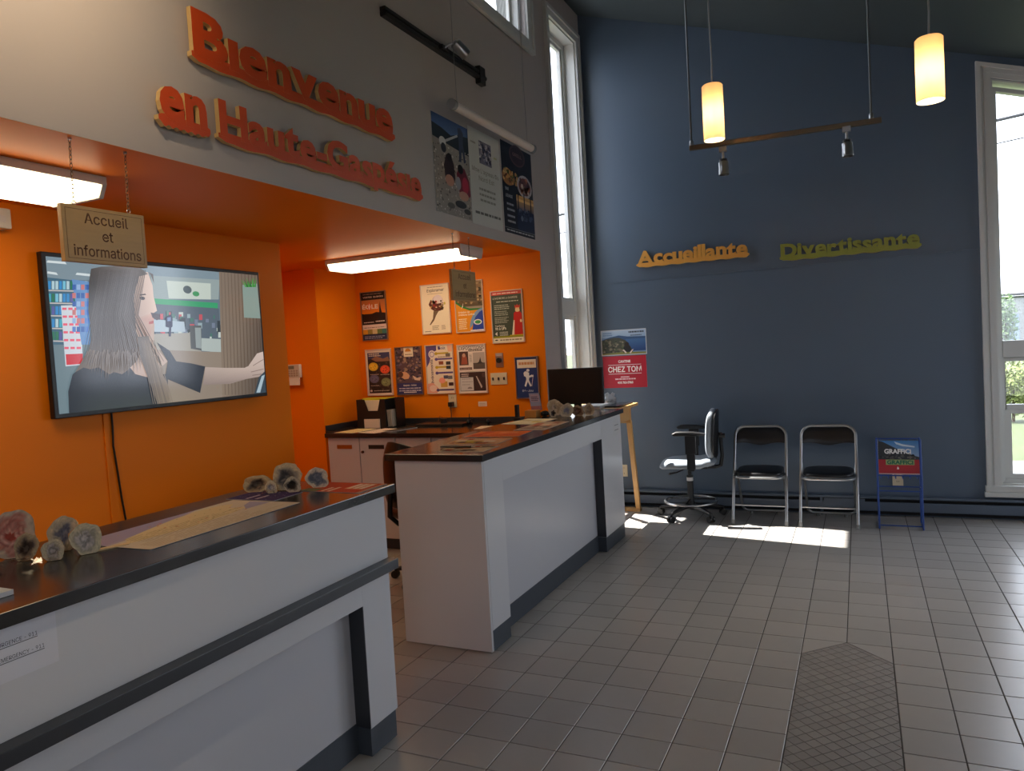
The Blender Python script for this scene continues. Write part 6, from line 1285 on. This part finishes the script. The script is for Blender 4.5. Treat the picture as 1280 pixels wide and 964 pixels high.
for k in range(5):
    a = R(72 * k); d = Vector((math.cos(a), math.sin(a), 0)); o_ = Vector((0, 0.22, 0))
    MB().tube([o_ + d * 0.02 + Vector((0, 0, 0.10)), o_ + d * 0.28 + Vector((0, 0, 0.065))], [0.024, 0.015], 8).build('base_arm', M_BLACK, t, smooth=60)
    n_ = Vector((-d.y, d.x, 0)); c = o_ + d * 0.28; MB().cyl(c + n_ * 0.02 + Vector((0, 0, 0.028)), c - n_ * 0.02 + Vector((0, 0, 0.028)), 0.028, 12).build('caster', M_BLACK, t, smooth=50)

# ================================================================== outdoors beyond the far window
M_SIDING = mat('pale siding', rgb(120, 122, 120), 0.7, var=0.03, scale=3); M_ROOF = mat('grey shingle', rgb(80, 80, 82), 0.8, var=0.1)
t = thing('house', 'pale grey house across the lawn behind the far window', 'house', (16, 78, -0.2))
MB().box(9.5, 24, 75, 85, -0.2, 3.7).build('wall', M_SIDING, t)
MB().prism([(9.0, 74.5, 3.7), (24.5, 74.5, 3.7), (24.5, 80, 4.3), (9.0, 80, 4.3)], (0, 0, 0.2)).build('roof', M_ROOF, t)
MB().box(11.3, 12.2, 74.9, 75.0, 0.0, 2.2).build('door', mat('blue-grey door', rgb(110, 124, 146), 0.5), t)
MB().box(15, 17, 74.9, 75.0, 1.0, 2.5).build('window', mat('far glass', rgb(90, 104, 120), 0.1), t)
for k in range(12): MB().box(9.5, 24, 74.95, 74.99, 0.1 + 0.3 * k, 0.13 + 0.3 * k).build('siding_board', M_SIDING, t)
MB().box(12.75, 13.6, 74.85, 75.0, -0.2, 3.7).build('corner_board', mat('brown trim', rgb(110, 70, 56), 0.6), t)
M_LEAF = mat('leaves', rgb(58, 84, 34), 0.7, var=0.35, scale=4); M_BARK = mat('bark', rgb(80, 64, 48), 0.9, var=0.2)
def bush(name, label, x, y, h, r, n, seed, m, leaf):
    rr = random.Random(seed); t = thing(name, label, 'shrub' if h < 1.5 else 'tree', (x, y, -0.2))
    MB().tube([(x, y, -0.2), (x + 0.02, y, h * 0.3), (x, y, h * 0.6)], [0.05 * h / 2, 0.035 * h / 2, 0.015 * h / 2], 7).build('stem', M_BARK, t)
    mb = MB()
    for i in range(n):
        a = rr.uniform(0, 6.28); b = rr.uniform(-0.95, 1); k = rr.random() ** 0.4
        c = Vector((x + r * k * math.cos(a) * math.sqrt(1 - b * b * 0.9), y + r * k * math.sin(a) * math.sqrt(1 - b * b * 0.9), -0.2 + h * 0.53 + h * 0.47 * b * k)); s_ = leaf * rr.uniform(0.6, 1.3)
        u = Vector((rr.uniform(-1, 1), rr.uniform(-1, 1), rr.uniform(-1, 1))).normalized(); v = u.orthogonal().normalized()
        mb.add([c - u * s_, c + v * s_ * 0.5, c + u * s_, c - v * s_ * 0.5], [(0, 1, 2, 3)])
    me = bpy.data.meshes.new('foliage'); me.from_pydata(mb.v, [], mb.f); me.materials.append(m); put('foliage', me, t)
bush('young_tree', 'young leafy tree in front of the pale house', 6.75, 45, 3.3, 0.55, 900, 1, M_LEAF, 0.1)
bush('shrub', 'round yellow-green shrub on the lawn by the path', 2.42, 15.6, 1.1, 0.36, 1500, 2, mat('yellow green leaves', rgb(92, 104, 42), 0.7, var=0.3, scale=5), 0.045)
for k, (z_, r_) in enumerate(((8.1, 0.05), (7.6, 0.022))):
    tag(MB().tube([(-12, 27 + k, z_ - 1.6), (3, 27 + k, z_ - 0.55), (18, 27 + k, z_ + 0.8)], r_, 6).build('power_line', M_BLACK), ('thick' if k == 0 else 'thin') + ' power line crossing the sky outside the window', 'power line')
